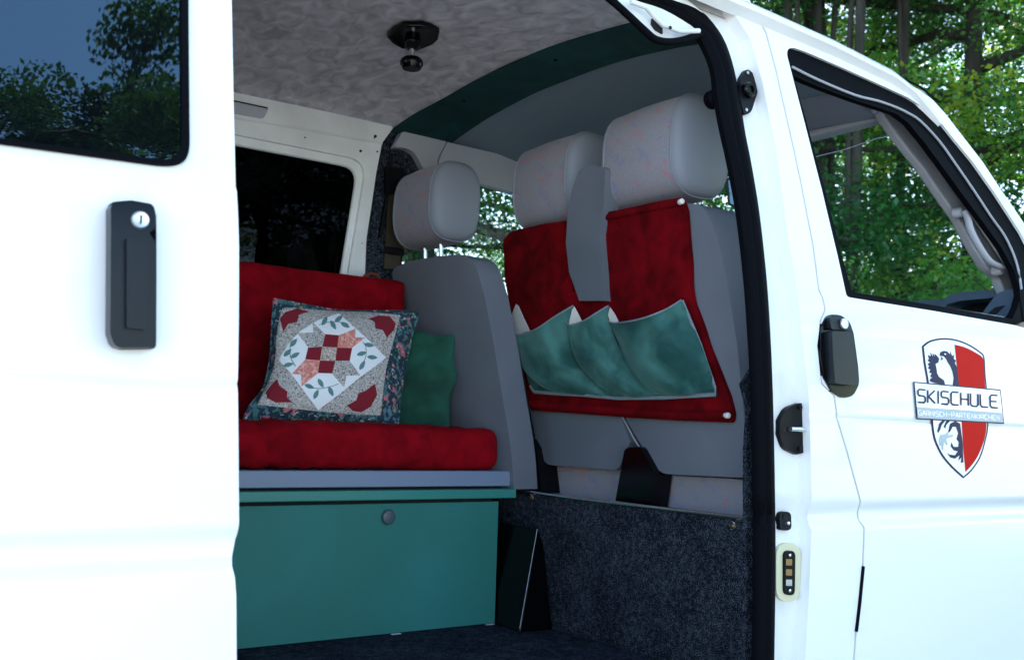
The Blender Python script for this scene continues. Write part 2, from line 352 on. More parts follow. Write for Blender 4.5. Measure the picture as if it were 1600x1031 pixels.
def leaf_mat(name, a, b, tr, c=None):
    m = bpy.data.materials.new(name); m.use_nodes = True; t = m.node_tree; t.nodes.remove(t.nodes['Principled BSDF']); out = t.nodes['Material Output']
    tc = t.nodes.new('ShaderNodeTexCoord'); n = t.nodes.new('ShaderNodeTexNoise'); n.inputs['Scale'].default_value = 1.1; n.inputs['Detail'].default_value = 8
    n.inputs['Roughness'].default_value = .8; t.links.new(tc.outputs['Object'], n.inputs['Vector'])
    mr = t.nodes.new('ShaderNodeMapRange'); mr.inputs[1].default_value = .36; mr.inputs[2].default_value = .66; t.links.new(n.outputs['Fac'], mr.inputs[0])
    mx = t.nodes.new('ShaderNodeMix'); mx.data_type = 'RGBA'; mx.inputs['A'].default_value = (*a, 1); mx.inputs['B'].default_value = (*b, 1); t.links.new(mr.outputs[0], mx.inputs['Factor'])
    if c:  # third tone paints sunlit yellow-green patches into the leaves
        n3 = t.nodes.new('ShaderNodeTexNoise'); n3.inputs['Scale'].default_value = .9; n3.inputs['Detail'].default_value = 5; t.links.new(tc.outputs['Object'], n3.inputs['Vector'])
        m3 = t.nodes.new('ShaderNodeMapRange'); m3.inputs[1].default_value = .56; m3.inputs[2].default_value = .64; t.links.new(n3.outputs['Fac'], m3.inputs[0])
        mz = t.nodes.new('ShaderNodeMix'); mz.data_type = 'RGBA'; t.links.new(m3.outputs[0], mz.inputs['Factor']); t.links.new(mx.outputs['Result'], mz.inputs['A']); mz.inputs['B'].default_value = (*c, 1); mx = mz
    d = t.nodes.new('ShaderNodeBsdfPrincipled'); d.inputs['Roughness'].default_value = .45; t.links.new(mx.outputs['Result'], d.inputs['Base Color'])
    ml = t.nodes.new('ShaderNodeMix'); ml.data_type = 'RGBA'; ml.blend_type = 'MULTIPLY'; ml.inputs['Factor'].default_value = 1; t.links.new(mx.outputs['Result'], ml.inputs['A']); ml.inputs['B'].default_value = (*tr, 1)
    tl = t.nodes.new('ShaderNodeBsdfTranslucent'); t.links.new(ml.outputs['Result'], tl.inputs[0])
    ms = t.nodes.new('ShaderNodeMixShader'); ms.inputs[0].default_value = .45; t.links.new(d.outputs[0], ms.inputs[1]); t.links.new(tl.outputs[0], ms.inputs[2])
    t.links.new(ms.outputs[0], out.inputs['Surface']); return m
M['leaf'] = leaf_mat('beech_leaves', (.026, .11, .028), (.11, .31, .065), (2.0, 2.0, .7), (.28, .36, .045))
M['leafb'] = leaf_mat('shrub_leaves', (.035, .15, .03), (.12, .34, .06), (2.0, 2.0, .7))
M['leaf_shaded'] = leaf_mat('shaded_green_leaves', (.007, .042, .017), (.036, .15, .045), (2.0, 2.2, .7))  # woodland shade put into the leaf colour
M['leaf_backlit'] = leaf_mat('backlit_dark_leaves', (.006, .022, .006), (.022, .055, .010), (2.2, 2.0, .5))  # backlit darkness painted into the leaf colour of the mirrored tree
M['bark'] = mat('grey_bark', (.022, .020, .016), .95, var=(.05, .045, .036), vscale=12, vstretch=(1, 1, .2), bump=1, bscale=30)
M['gravel'] = mat('gravel_ground', (.40, .39, .37), .95, var=(.27, .27, .24), vscale=3, vdet=9, bump=.8, bscale=60)

# ------------------------------------------------------------------ ground
bm = bmesh.new(); bmesh.ops.create_grid(bm, x_segments=40, y_segments=40, size=300)
for v in bm.verts: v.co.z = -.02 + (.0 if v.co.length < 25 else .5 * nz(v.co.x, v.co.y, 0, .02))
tag(finish(bm, 'ground', M['gravel']), kind='structure')

# ------------------------------------------------------------------ the van
van = empty('camper_van', (1.0, .75, 0), 'white camper van with open sliding door and red shield emblem on its front door', 'van')
def sm(a, b, x):
    t = max(0, min(1, (x - a) / (b - a))); return t * t * (3 - 2 * t)
def prof(z):
    y = 0.0
    if z > 1.28: y += .20 * ((z - 1.28) - .06 * (1 - math.exp(-(z - 1.28) / .06)))
    if z < .85: y += .05 * (.85 - z) ** 2 * 2
    y -= .012 * math.exp(-((z - 1.15) / .25) ** 2)
    y += .013 * (sm(.915, .895, z) if False else (sm(.850, .868, z) - sm(.885, .912, z)))   # swage channel
    y += .0035 * math.exp(-((z - 1.098) / .0045) ** 2)                                       # thin crease
    return y
def profd(z): return prof(z) - .0035 * math.exp(-((z - 1.098) / .0045) ** 2)
def body(off=0.0): return ('Y', lambda x, z: prof(z) + off)
def sdsurf(off=0.0, bowl=True):
    def fn(x, z):
        y = prof(z) - .105 + off + .03 * (x - .5)
        y = y - 0.0
        if bowl:
            d = ((x - .352) / .082) ** 2 + ((z - 1.232) / .125) ** 4
            y += .013 * math.exp(-d * 1.6)
        return y
    return ('Y', fn)

# --- sliding door, slid back along the side
sds = sdsurf()
zz = lambda x, z: (x, z)
W = P2([(291, -140), (292, 40), (293, 205), (262, 257), (0, 219)], sdsurf(bowl=False))
holeW = [(-.42, W[4][1] - .012), (W[3][0] - .02, W[3][1] - .003), (W[2][0], W[3][1], .0), (W[2][0] - .002, W[1][1]), (W[0][0] - .02, 1.79), (-.42, 1.79)]
win_px = [(-260, 190), (268, 262, 30), (296, 250, 30), (293, -190, 60), (-260, -190, 60)]
win_glass_px = [(-248, 182), (262, 252, 26), (285, 240, 26), (283, -178, 50), (-248, -178, 50)]
edge_px = [(360, -330, 30), (362, 0), (365, 160), (368, 292), (370, 300), (370, 600), (370, 835), (366, 850), (362.5, 868), (362.5, 885), (367, 902), (369, 930), (370, 1250)]
door_out = P2(edge_px, sdsurf(bowl=False))
outer = fillet([(p[0], p[1]) for p in door_out] + [(-.72, door_out[-1][1]), (-.72, door_out[0][1], .05)])
hole = P2(fillet([(a, b, *r) for a, b, *r in win_px]), sdsurf(bowl=False))
bm = sheet_bm(outer, [hole], sds, .035, (.03, .006))
sdoor = finish(bm, 'sliding_door', M['paint'], van, .003)
tag(sdoor, 'white sliding door slid back beside the door opening')
g1 = P2(fillet(win_px), sdsurf(-.004, False)); g2 = P2(fillet(win_glass_px), sdsurf(-.004, False))
finish(sheet_bm(g1, [g2], sdsurf(-.006, False), .022, (0, .05)), 'window_seal', M['rubber'], sdoor, .003, 3)
finish(sheet_bm(P2(fillet([(-250, 184), (263, 254, 26), (287, 241, 26), (285, -180, 50), (-250, -180, 50)]), sdsurf(0, False)), [], sdsurf(0, False), .005, (0, .03)), 'window_pane', M['doorglass'], sdoor)
# handle
sh = sdsurf(-.026, False)
sheet('handle_base', [(171, 316, 10), (205, 313), (240, 319, 8), (244, 338), (244, 545, 8), (180, 546, 14), (170, 520)], sdsurf(-.004, False), M['rubber'], sdoor, .012, grid=.02, bevel=.002)
sheet('door_handle', [(173, 318, 9), (205, 315), (240, 320, 6), (243.5, 338), (243.5, 356, 4), (233, 364, 3), (240, 374, 5), (243, 380), (243, 522, 5), (243, 543, 5), (180, 544, 12), (172, 520)], sh, M['handle'], sdoor, .024, grid=.02, bevel=.006, seg=3)
sheet('handle_grip', [(198, 372, 3), (231, 377, 3), (231, 516, 8), (198, 512, 3)], sdsurf(-.033, False), M['handle'], sdoor, .010, bevel=.005, seg=3)
p = hit(219, 344, sdsurf(-.026, False)); lathe('door_lock', p + Vector((0, .004, 0)), (-.05, -1, 0), [(0, .0112), (.007, .0112), (.009, .0098), (.008, .008), (.0085, 0)], M['lock'], sdoor)
box('key_slot', (p.x - .0012, p.y - .0062, p.z - .005), (p.x + .0008, p.y - .0035, p.z + .005), M['hole'], sdoor, 0)

# --- rear quarter panel behind the sliding door, rear wall, roof, left side
qp = finish(sheet_bm(fillet([(.40, .42), (.40, 2.0), (-1.9, 2.0, .1), (-1.95, .42, .1)]), [fillet([(-.55, 1.45, .06), (-1.7, 1.45, .06), (-1.65, 1.9, .06), (-.55, 1.9, .06)])], body(), .04, (.3, .02)), 'rear_quarter_panel', M['paint'], van, .004)
finish(sheet_bm([(-.53, 1.43), (-1.72, 1.43), (-1.67, 1.92), (-.53, 1.92)], [], body(.02), .005, (0, .05)), 'window_pane', M['tint'], qp)
ROOFZ = [(-1.98, 2.02), (-1.9, 2.08), (-1.2, 2.10), (.5, 2.10), (1.5, 2.09), (1.8, 2.082), (2.1, 2.07), (2.35, 2.05), (2.44, 2.028), (2.50, 1.998), (2.56, 1.965)]
rings = []
for X, z in ROOFZ:
    half = [(.122, z - .034), (.116, z - .030), (.117, z - .020), (.128, z - .006), (.155, z + .004), (.22, z + .02), (.36, z + .045), (.55, z + .06), (.88, z + .068)]
    sec = half + [(1.76 - y, h) for y, h in half[:-1][::-1]]
    inn = [(y + (.02 if y < .88 else -.02), h - .012) for y, h in sec[::-1]]
    rings.append([Vector((X, y, h)) for y, h in sec + inn])
loft('roof', rings, M['paint'], van)
rw = finish(sheet_bm([(.1, .42), (1.5, .42), (1.47, 2.04), (.13, 2.04)], [fillet([(.22, 1.33, .06), (1.38, 1.33, .06), (1.34, 1.92, .06), (.26, 1.92, .06)])], ('X', lambda y, z: -1.93), .03), 'tailgate', M['paint'], van)
finish(sheet_bm([(.2, 1.31), (1.4, 1.31), (1.36, 1.94), (.24, 1.94)], [], ('X', lambda y, z: -1.915), .004), 'window_pane', M['glass'], rw)  # unseen rear window, added to let more daylight into the interior
# far (driver's) side wall, inner white skin, with a pressed frame round the black window
WY = 1.50
wall = ('Y', lambda x, z: WY + .04 * max(0, z - 1.9)); wall2 = ('Y', lambda x, z: WY + .014); wall3 = ('Y', lambda x, z: WY + .028)
far_edge = [(613, 202), (597, 224), (588, 270), (580, 325), (571, 385), (565, 433), (556, 500), (548, 560)]
e = P2(far_edge, wall)
groove_px = [(250, 188), (369, 210), (545, 243), (574, 248, 26), (566, 310), (542, 440), (535, 480), (250, 480)]
gp = P2(fillet(groove_px), wall)
def rear_clip(pts, x0=-.35):
    return pts
outer = e + [(e[-1][0], .5), (-1.9, .5), (-1.9, 2.055), (e[0][0], 2.055)]
gx0, gz0 = -.1, 1.42
gr_poly = fillet([(gx0, P2([(574, 248)], wall)[0][1] - .003, .08), (P2([(574, 247)], wall)[0][0], P2([(574, 250)], wall)[0][1] - .003, .07), (P2([(542, 440)], wall)[0][0], P2([(540, 440)], wall)[0][1]), (P2([(537, 470)], wall)[0][0], gz0, .03), (gx0, gz0, .08)])
lw = finish(sheet_bm(outer, [gr_poly], wall, .02, (.3, .06)), 'side_wall', M['inpaint'], van, .006, 3)
a = P2([(554, 266), (530, 430)], wall3)
win_poly = fillet([(gx0 + .04, a[0][1] + .002, .06), (a[0][0] + .006, a[0][1] + .004, .055), (a[1][0], a[1][1]), (a[1][0] - .01, 1.45, .03), (gx0 + .04, 1.45, .06)])
big = [(gx0 - .03, 2.0), (gr_poly[10][0] + .04, 2.0), (gr_poly[10][0] + .04, 1.38), (gx0 - .03, 1.38)]
finish(sheet_bm(fillet([(q[0], q[1]) for q in big]), [win_poly], wall2, .02, 0), 'window_frame', M['inpaint'], lw, .008, 3)
finish(sheet_bm([(gx0, 1.40), (1.52, 1.40), (1.52, 1.93), (gx0, 1.93)], [], ('Y', lambda x, z: WY + .045), .005), 'window_pane', M['tint'], lw)
sheet('rail_slot', [(300, 143), (420, 169, 3), (412, 186, 5), (300, 165)], ('Y', lambda x, z: WY - .002), M['trim'], lw, .004)
tube('slot_lip', [hit(300, 144, ('Y', lambda x, z: WY - .004)), hit(418, 169, ('Y', lambda x, z: WY - .004))], .0022, M['hole'], lw, 6)
for (u, v, r) in ((587, 213, .0055), (564, 236, .005), (477, 215, .0025), (590, 237, .003), (566, 380, .002), (585, 216, .002)):
    q = hit(u, v, ('Y', lambda x, z: WY - .001)); lathe('screw_hole', q, (0, -1, 0), [(-.003, r), (.0005, r * .8), (.0006, 0)], M['hole'], lw, 10)
tube('wall_crease', [hit(330, 178, ('Y', lambda x, z: WY + .001)), hit(470, 201, ('Y', lambda x, z: WY + .001)), hit(597, 224, ('Y', lambda x, z: WY + .001))], .004, M['inpaint'], lw, 8)
# outer skin of that side and the driver's door
drv = finish(sheet_bm([(-1.95, .42), (1.65, .42), (1.65, 2.03), (-1.95, 2.03)], [fillet([(-.2, 1.38, .05), (1.56, 1.38, .05), (1.56, 1.95, .05), (-.2, 1.95, .05)])], ('Y', lambda x, z: 1.665 - .3 * prof(z)), .03, (0, .04)), 'far_side_panel', M['paint'], van)
ddoor = finish(sheet_bm([(1.66, .42), (3.0, .42), (3.15, 1.35), (3.0, 1.60), (2.52, 1.99), (1.66, 2.03)], [fillet([(1.70, 1.385, .03), (2.98, 1.385, .03), (2.93, 1.57, .03), (2.45, 1.925, .06), (1.70, 1.945, .04)])], ('Y', lambda x, z: 1.64 - .3 * prof(z)), .035, (0, .04)), 'driver_door', M['plastic'], van)
finish(sheet_bm([(1.69, 1.37), (3.0, 1.37), (2.95, 1.59), (2.46, 1.95), (1.69, 1.95)], [], ('Y', lambda x, z: 1.652 - .3 * prof(z)), .004, (0, .1)), 'window_pane', M['glass'], ddoor)
# --- floor
box('floor_carpet', (-1.9, .04, .42), (3.2, 1.52, .5), M['carpet'], van, .004)
box('door_sill', (.40, -.02, .36), (1.79, .04, .47), M['jamb'], van, .006)
# --- ceiling
def ceilz(y): return 2.035 + .075 * (1 - ((y - .85) / .72) ** 2) if True else 0
ceil = ('Z', lambda x, y: ceilz(y) + .004 * nz(x, y, 0, 3))
up = (0, 0, 1)
sheetp('headliner', [(-1.9, .175), (1.70, .175), (1.70, 1.515), (-1.9, 1.515)], ceil, M['ceil'], van, .01, grid=.05, dirv=up)
bandU = P2([(612, 201), (650, 176), (700, 149), (750, 121), (800, 96), (850, 76), (900, 59), (985, 35)], ceil)
bandD = P2([(705, 221), (750, 190), (800, 161), (850, 138), (900, 118), (950, 100), (1000, 86), (1060, 73), (1115, 64)], ceil)
print('band', [(round(a, 2), round(b, 2)) for a, b in bandU], [(round(a, 2), round(b, 2)) for a, b in bandD])
bx = sum(a for a, b in bandD) / len(bandD)
ceil2 = ('Z', lambda x, y: ceilz(y) - .006 + .003 * nz(x, y, 1, 5))
sheetp('green_headliner_band', [*[(a, b) for a, b in bandU], (bandU[-1][0], .172), (bandD[-1][0], .172), *[(a, b) for a, b in bandD[::-1]], (bandD[0][0], bandD[0][1] + .02), (bandU[0][0], bandU[0][1] + .01)], ceil2, M['band'], van, .004, grid=.04, dirv=up)
for u, v in ((725, 158), (868, 94)):
    q = hit(u, v, ceil2); lathe('band_button', q, (0, 0, -1), [(0, .006), (.003, .005), (.004, 0)], M['rubber'], van, 10)
def cabz(x, y):
    return ceilz(y) * (1 - sm(1.80, 2.5, x)) + (1.955 + .04 * (1 - ((y - .85) / .75) ** 2)) * sm(1.80, 2.5, x) + .004
sheetp('cab_headliner', [(1.78, .178), (2.52, .178), (2.52, 1.56), (1.78, 1.56)], ('Z', cabz), M['cabceil'], van, .01, grid=.06, dirv=up)
for yy in (.24, .95):
    vis = sheetp('sun_visor', [(2.27, yy, .02), (2.465, yy, .02), (2.465, yy + .42, .02), (2.27, yy + .42, .02)], ('Z', lambda x, y: cabz(x, y) - .010), M['trim2'], van, .008, grid=.06, dirv=up, bevel=.003)
q = hit(1367, 176, ('Z', lambda x, y: 1.95)); lathe('visor_clip', q, (0, 0, -1), [(-.01, .010), (.0, .010), (.004, .007), (.005, 0)], M['trim2'], van, 14)
# ceiling mount with turning knob
q = hit(645, 55, ('Z', lambda x, y: ceilz(y) - .004)); 
cm = finish(sheet_bm(fillet([(prm('Z', hit(u, v, ('Z', lambda x, y: ceilz(.65) - .01)))) for u, v in ((604, 56), (614, 46), (629, 38), (658, 38), (676, 43), (687, 49), (685, 60), (676, 68), (656, 76), (628, 74), (612, 65))]), [], ('Z', lambda x, y: ceilz(.65) - .016), .016, 0, up), 'ceiling_mount', M['gloss'], van, .004)
zc = ceilz(.65)
lathe('mount_collar', (q.x, q.y, zc - .018), (0, 0, -1), [(0, .022), (.02, .019), (.022, .014), (.022, 0)], M['gloss'], cm)
lathe('mount_stem', (q.x, q.y, zc - .02), (0, 0, -1), [(0, .0085), (.055, .0085), (.056, 0)], M['chrome'], cm)
lathe('mount_knob', (q.x, q.y, zc - .060), (0, 0, -1), [(0, .012), (.003, .022), (.008, .0290), (.014, .0315), (.022, .0315), (.028, .027), (.032, .026), (.034, .024), (.034, 0)], M['gloss'], cm, 36)
# --- cab side trim above the driver's window (two mouldings), carpeted pillar, belt
trs = ('Y', lambda x, z: 1.585 - .25 * max(0, z - 1.98))
t1 = sheet('cab_roof_moulding', [(629, 205.5, 4), (698, 221.5), (686, 243), (679, 269), (664, 268, 5), (648, 238, 10), (633, 231, 5), (616, 230, 3)], ('Y', lambda x, z: 1.505), M['trim'], van, .03, bevel=.006, seg=3)
sheet('cab_roof_moulding', [(699, 222), (812, 248), (900, 268), (900, 322), (797, 299), (747, 287), (681, 270), (688, 244)], ('Y', lambda x, z: 1.505), M['trim'], van, .03, bevel=.006, seg=3)
pc = sheet('pillar_carpet', [(613, 203), (633, 205), (700, 226), (690, 262), (664, 272), (652, 285), (643, 300), (620, 420), (628, 560), (556, 560), (565, 433), (580, 325), (597, 224)], ('Y', lambda x, z: 1.535), M['carpet'], van, .02, grid=.05)
tube('belt_rail', [hit(611, 240, ('Y', lambda x, z: 1.52)), hit(606, 300, ('Y', lambda x, z: 1.52)), hit(594, 370, ('Y', lambda x, z: 1.52))], .007, M['plastic'], van, 8)
belt = sheet('seat_belt', [(607, 300), (628, 296), (632, 330), (624, 420), (600, 420), (604, 350)], ('Y', lambda x, z: 1.518), M['brown'], van, .003)
sheet('belt_guide', [(603, 262, 6), (632, 262, 8), (634, 300, 6), (604, 306, 4)], ('Y', lambda x, z: 1.512), M['plastic'], van, .015, bevel=.004)
box('belt_buckle', tuple(hit(602, 396, ('Y', lambda x, z: 1.51))), tuple(hit(632, 392, ('Y', lambda x, z: 1.50)) + Vector((0, 0, .008))), M['plastic'], van, .002)

# --- front body: door jamb, outer pillar skin, front door
seal_o = [(1000, -26), (1050, 0), (1088, 13), (1109, 30), (1131, 62), (1146, 107), (1158, 171), (1165, 215), (1172, 250), (1185, 330), (1196, 430), (1202, 520), (1206, 620), (1209, 760), (1210, 880), (1208, 1031), (1205, 1200)]
seal_i = [(930, -26), (979, 0), (1024, 15), (1067, 36), (1088, 51), (1105, 81), (1116, 111), (1119, 137), (1126, 181), (1133, 215), (1141, 250), (1156, 330), (1168, 430), (1175, 520), (1180, 620), (1183, 760), (1184, 880), (1182, 1031), (1178, 1200)]
jamb = body(.032)
skin_e = [(1118, -60), (1135, -8), (1152, 30), (1172, 60), (1192, 130), (1212, 230), (1233, 380), (1252, 520), (1264, 620), (1267, 720), (1262, 805), (1268, 830), (1264, 930), (1258, 1031), (1250, 1200)]
so_in = [(u - 8, v) for u, v in seal_o]
jb = sheet('door_jamb', [(940, -90), *so_in, (1270, 1200), *[(u + 12, v) for u, v in skin_e[::-1][1:]], (1150, -90)], jamb, M['jamb'], van, .03, grid=(0, .02), bevel=.003)
gap = [(1145, -60), (1168, -10), (1184, 28), (1197, 53), (1212, 110), (1237, 220), (1250, 280), (1270, 382), (1279, 452), (1286, 469), (1289, 484), (1282, 500), (1278, 540), (1284, 600), (1303, 618), (1309, 659), (1323, 705), (1342, 792), (1340, 808), (1350, 827), (1348, 882), (1337, 987), (1334, 1031), (1328, 1200)]
pillar = sheet('b_pillar', [*skin_e, *[(u - 1.1, v) for u, v in gap[::-1]]], body(), M['paint'], van, .034, grid=(0, .012), bevel=.005, seg=3)
win_o = [(1229, 84, 8), (1232, 76, 6), (1240, 75, 6), (1258, 81), (1316, 106), (1365, 128), (1400, 144), (1419, 153), (1443, 168), (1468, 189), (1491, 218), (1520, 253), (1554, 301), (1571, 327), (1584, 347), (1596, 366), (1640, 450), (1662, 521), (1585, 508), (1460, 486), (1323, 464, 6), (1308, 396), (1285, 300), (1258, 195)]
drip = [(1184, 26), (1245, 50), (1307, 75), (1369, 102), (1400, 118), (1419, 130), (1439, 143), (1458, 158), (1478, 180), (1505, 215), (1536, 255), (1567, 302), (1582, 323), (1600, 350), (1660, 450), (1720, 525)]
door_px = [(u + 1.8, v) for u, v in gap[2:]] + [(1760, 1100), (1800, 760), (1740, 560), *drip[::-1]]
door_px = [door_px[0]] + door_px[1:]
fdoor = sheet('front_door', door_px, body(), M['paint'], van, .035, holes=[win_o], grid=(0, .005), bevel=.0035, seg=2)
tag(fdoor, 'white front door with black handle and shield emblem')
tube('door_gap', [hit(u, v, body(.016)) for u, v in gap[2:]], .0065, M['rubber'], van, 6)
# window gasket and glass
win_i = [(1240, 119, 3), (1258, 127), (1287, 139), (1336, 157), (1371, 168), (1400, 178), (1419, 192), (1443, 221), (1472, 260), (1501, 300), (1536, 347), (1565, 387), (1584, 422), (1592, 449), (1600, 504), (1585, 499), (1460, 477), (1331, 456, 4), (1314, 394), (1290, 300), (1262, 197)]
sheet('window_seal', win_o, body(.008), M['rubber'], fdoor, .018, holes=[win_i], grid=(0, .03), bevel=.003)
sheet('window_pane', [(1325, 455), (1440, 474.5), (1585, 496.5), (1612, 501), (1612, 512), (1585, 508), (1325, 464)], body(.024), M['glass'], fdoor, .004)
tube('seal_bead', catmull([tuple(hit(u, v, body(.004))) for u, v in ((1238, 105), (1278, 125), (1336, 149), (1372, 158), (1400, 168), (1419, 177), (1439, 190), (1468, 221), (1493, 256), (1524, 301), (1549, 339), (1569, 367), (1584, 398), (1592, 425), (1596, 452))], 3), .0034, M['trimlt'], fdoor, 6)
tube('drip_rail', [hit(u, v, body(.0)) for u, v in ((1180, 22), (1240, 45), (1351, 94), (1436, 135), (1468, 160))], .0028, M['rubber'], van, 6)
tube('roof_gap', [hit(u, v, body(.012)) for u, v in ((1060, -30), (1090, -4), (1118, 7), (1150, 18))], .008, M['rubber'], van, 6)
# slot in the shut line and body creases
tube('gap_plug', [hit(u, v, body(-.001)) for u, v in ((1348.5, 884), (1343, 940), (1337.5, 986))], .0045, M['rubber'], van, 6)
# A pillar outside
apx = [(1444, 145), (1458, 156), (1478, 178), (1505, 213), (1536, 253), (1567, 300), (1582, 321), (1600, 348), (1700, 500), (1700, 560), (1600, 420), (1540, 330), (1500, 270), (1460, 200)]
sheet('a_pillar', [(u, v) for u, v in apx], ('Y', lambda x, z: prof(z) + .03), M['paint'], van, .05, grid=(0, .05), bevel=.008, seg=4)
# inner A-pillar trim with grab handle
at = ('Y', lambda x, z: prof(z) + .085)
ap = sheet('a_pillar_trim', [(1365, 150), (1384, 186), (1400, 209), (1419, 234), (1443, 263), (1468, 300), (1497, 340), (1520, 383), (1540, 416), (1561, 434), (1571, 460), (1620, 470), (1610, 420), (1560, 340), (1500, 262), (1440, 190), (1385, 145)], at, M['trimlt'], van, .03, bevel=.008, seg=3)
hp = [hit(u, v, ('Y', lambda x, z: prof(z) + .045)) for u, v in ((1506, 329), (1512, 341), (1517, 360), (1529, 384), (1544, 406), (1556, 414), (1568, 418))]
tube('grab_handle', catmull([tuple(q) for q in hp], 5), .0105, M['trimlt'], ap, 12, .7)
for (u, v) in ((1507, 331), (1568, 422)):
    q = hit(u, v, ('Y', lambda x, z: prof(z) + .05)); lathe('handle_mount', q + Vector((0, .03, 0)), (0, -1, 0), [(0, .015), (.02, .014), (.026, .011), (.028, 0)], M['trimlt'], ap, 16)
# windscreen (glass from roof front edge down to the scuttle), wire, far A pillar
A0, A1 = (2.50, 1.965), (3.42, 1.36)
bm = bmesh.new(); grid_bm([[Vector((A0[0] + (A1[0] - A0[0]) * t + .12 * (1 - ((y - .8) / .7) ** 2) * t, y, A0[1] + (A1[1] - A0[1]) * t)) for y in np.linspace(.13, 1.56, 13)] for t in np.linspace(0, 1, 7)], bm)
finish(bm, 'windscreen', M['glass'], van)
def onws(y, t): return Vector((A0[0] + (A1[0] - A0[0]) * t + .12 * (1 - ((y - .8) / .7) ** 2) * t - .006, y, A0[1] + (A1[1] - A0[1]) * t))
wsx = ('X', lambda y, z: 2.66)
tube('antenna_wire', [hit(u, v, wsx) for u, v in ((1272, 246), (1320, 234), (1370, 217), (1404, 210))], .0016, M['trimlt'], van, 5)
tube('far_a_pillar', [(2.48, 1.50, 1.99), (2.9, 1.52, 1.70), (3.42, 1.54, 1.36)], .035, M['trim'], van, 10)
box('roof_header', (2.475, .14, 1.965), (2.535, 1.46, 2.03), M['trim'], van, .012, 3)
# dashboard pieces beyond the front window
db = box('dashboard', (3.0, .10, 1.0), (3.5, 1.5, 1.33), M['dash'], van, .03, 4)
dsx = ('X', lambda y, z: 2.95)
sheet('dash_top', [(1405, 500), (1417, 471, 2), (1475, 467), (1490, 520)], dsx, M['dash'], db, .30, bevel=.01, seg=3)
hd = sheet('instrument_hood', [(1469, 500), (1470, 474, 6), (1483, 460, 8), (1504, 456), (1545, 453), (1566, 453, 6), (1556, 463), (1545, 466), (1500, 470, 5), (1478, 476, 4), (1474, 500)], ('X', lambda y, z: 2.90), M['dash'], db, .25, bevel=.008, seg=3)
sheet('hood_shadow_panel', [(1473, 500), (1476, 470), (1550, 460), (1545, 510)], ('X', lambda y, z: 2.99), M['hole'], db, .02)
ev = sheet('side_vent', [(1529, 497), (1557, 459, 6), (1574, 452), (1595, 451, 4), (1585, 475), (1567, 501, 4), (1550, 506)], ('X', lambda y, z: 2.84), M['dash'], db, .08, bevel=.006, seg=3)
sheet('vent_slot', [(1542, 490), (1555, 480), (1570, 477, 2), (1562, 484), (1556, 491)], ('X', lambda y, z: 2.836), M['hole'], db, .01)
sheet('mirror_sail', [(1578, 506), (1590, 480), (1600, 440), (1625, 430), (1640, 520)], body(.01), M['rubber'], fdoor, .02)
sheet('brown_patch', [(1590, 508, 2), (1598, 503), (1640, 509), (1640, 520)], body(-.004), M['orange'], fdoor, .01)  # small orange-brown sheet at the lower front corner of the window
# --- front end beyond the picture
finish(sheet_bm([(3.16, .45), (4.1, .45), (4.15, .95), (3.45, 1.33), (3.05, 1.36), (3.05, .45)], [], ('Y', lambda x, z: prof(z) + .12 * max(0, x - 3.4) ** 2), .03, (.1, .05)), 'front_wing', M['paint'], van)
finish(sheet_bm([(3.05, .45), (4.1, .45), (4.15, .95), (3.45, 1.33), (3.05, 1.36)], [], ('Y', lambda x, z: 1.6 - prof(z) - .12 * max(0, x - 3.4) ** 2), .03, (.1, .05)), 'front_wing', M['paint'], van)
loft('bonnet', [[Vector((x, y, z)) for y in np.linspace(.05, 1.55, 9)] + [Vector((x, y, z - .03)) for y in np.linspace(1.55, .05, 9)] for x, z in ((3.4, 1.37), (3.8, 1.22), (4.08, 1.02), (4.16, .8), (4.16, .45))], M['paint'], van)
for x in (3.45, -.9):
    for y, s in ((.02, 1), (1.56, -1)):
        wh = lathe('wheel', (x, y, .32), (0, s, 0), [(0, .20), (0, .30), (.02, .32), (.18, .32), (.2, .30), (.2, .2)], M['rubber'], van, 32)
        lathe('rim', (x, y + s * .012, .32), (0, s, 0), [(0, .02), (-.004, .06), (.02, .10), (.0, .17), (.01, .205), (.1, .205)], M['dull'], wh, 32)
# left wing mirror outside the driver's door
lm = sheet('wing_mirror', [(1134, 279, 3), (1160, 268), (1166, 330), (1137, 321, 4)], ('X', lambda y, z: 2.95), M['plastic'], van, .09, bevel=.008)
sheet('mirror_glass', [(1138, 282, 2), (1160, 273), (1164, 326), (1141, 318, 2)], ('X', lambda y, z: 2.945), M['doorglass'], lm, .004)

# --- rubber door seal around the opening, with a lip
def ribbon(name, A, B, surf, n, matl, parent, lift):
    """rounded rubber moulding between two edge lines"""
    a, b = resample(A, n), resample(B, n); rings = []
    for p, q in zip(a, b):
        P0 = hit(p.x, p.y, surf); P1 = hit(q.x, q.y, surf); ring = []
        for k in range(9):
            t = k / 8; c = P0.lerp(P1, t); h = math.sin(math.pi * t) ** .6 * lift * (1 - .35 * math.exp(-((t - .62) / .07) ** 2))
            ring.append(c + Vector((0, -h, 0)))
        ring += [P1 + Vector((0, .014, 0)), P0 + Vector((0, .014, 0))]
        rings.append(ring)
    return loft(name, rings, matl, parent)
ribbon('door_seal', [(u, v, 0) for u, v in seal_o], [(u, v, 0) for u, v in seal_i], body(.030), 90, M['rubber'], van, .016)
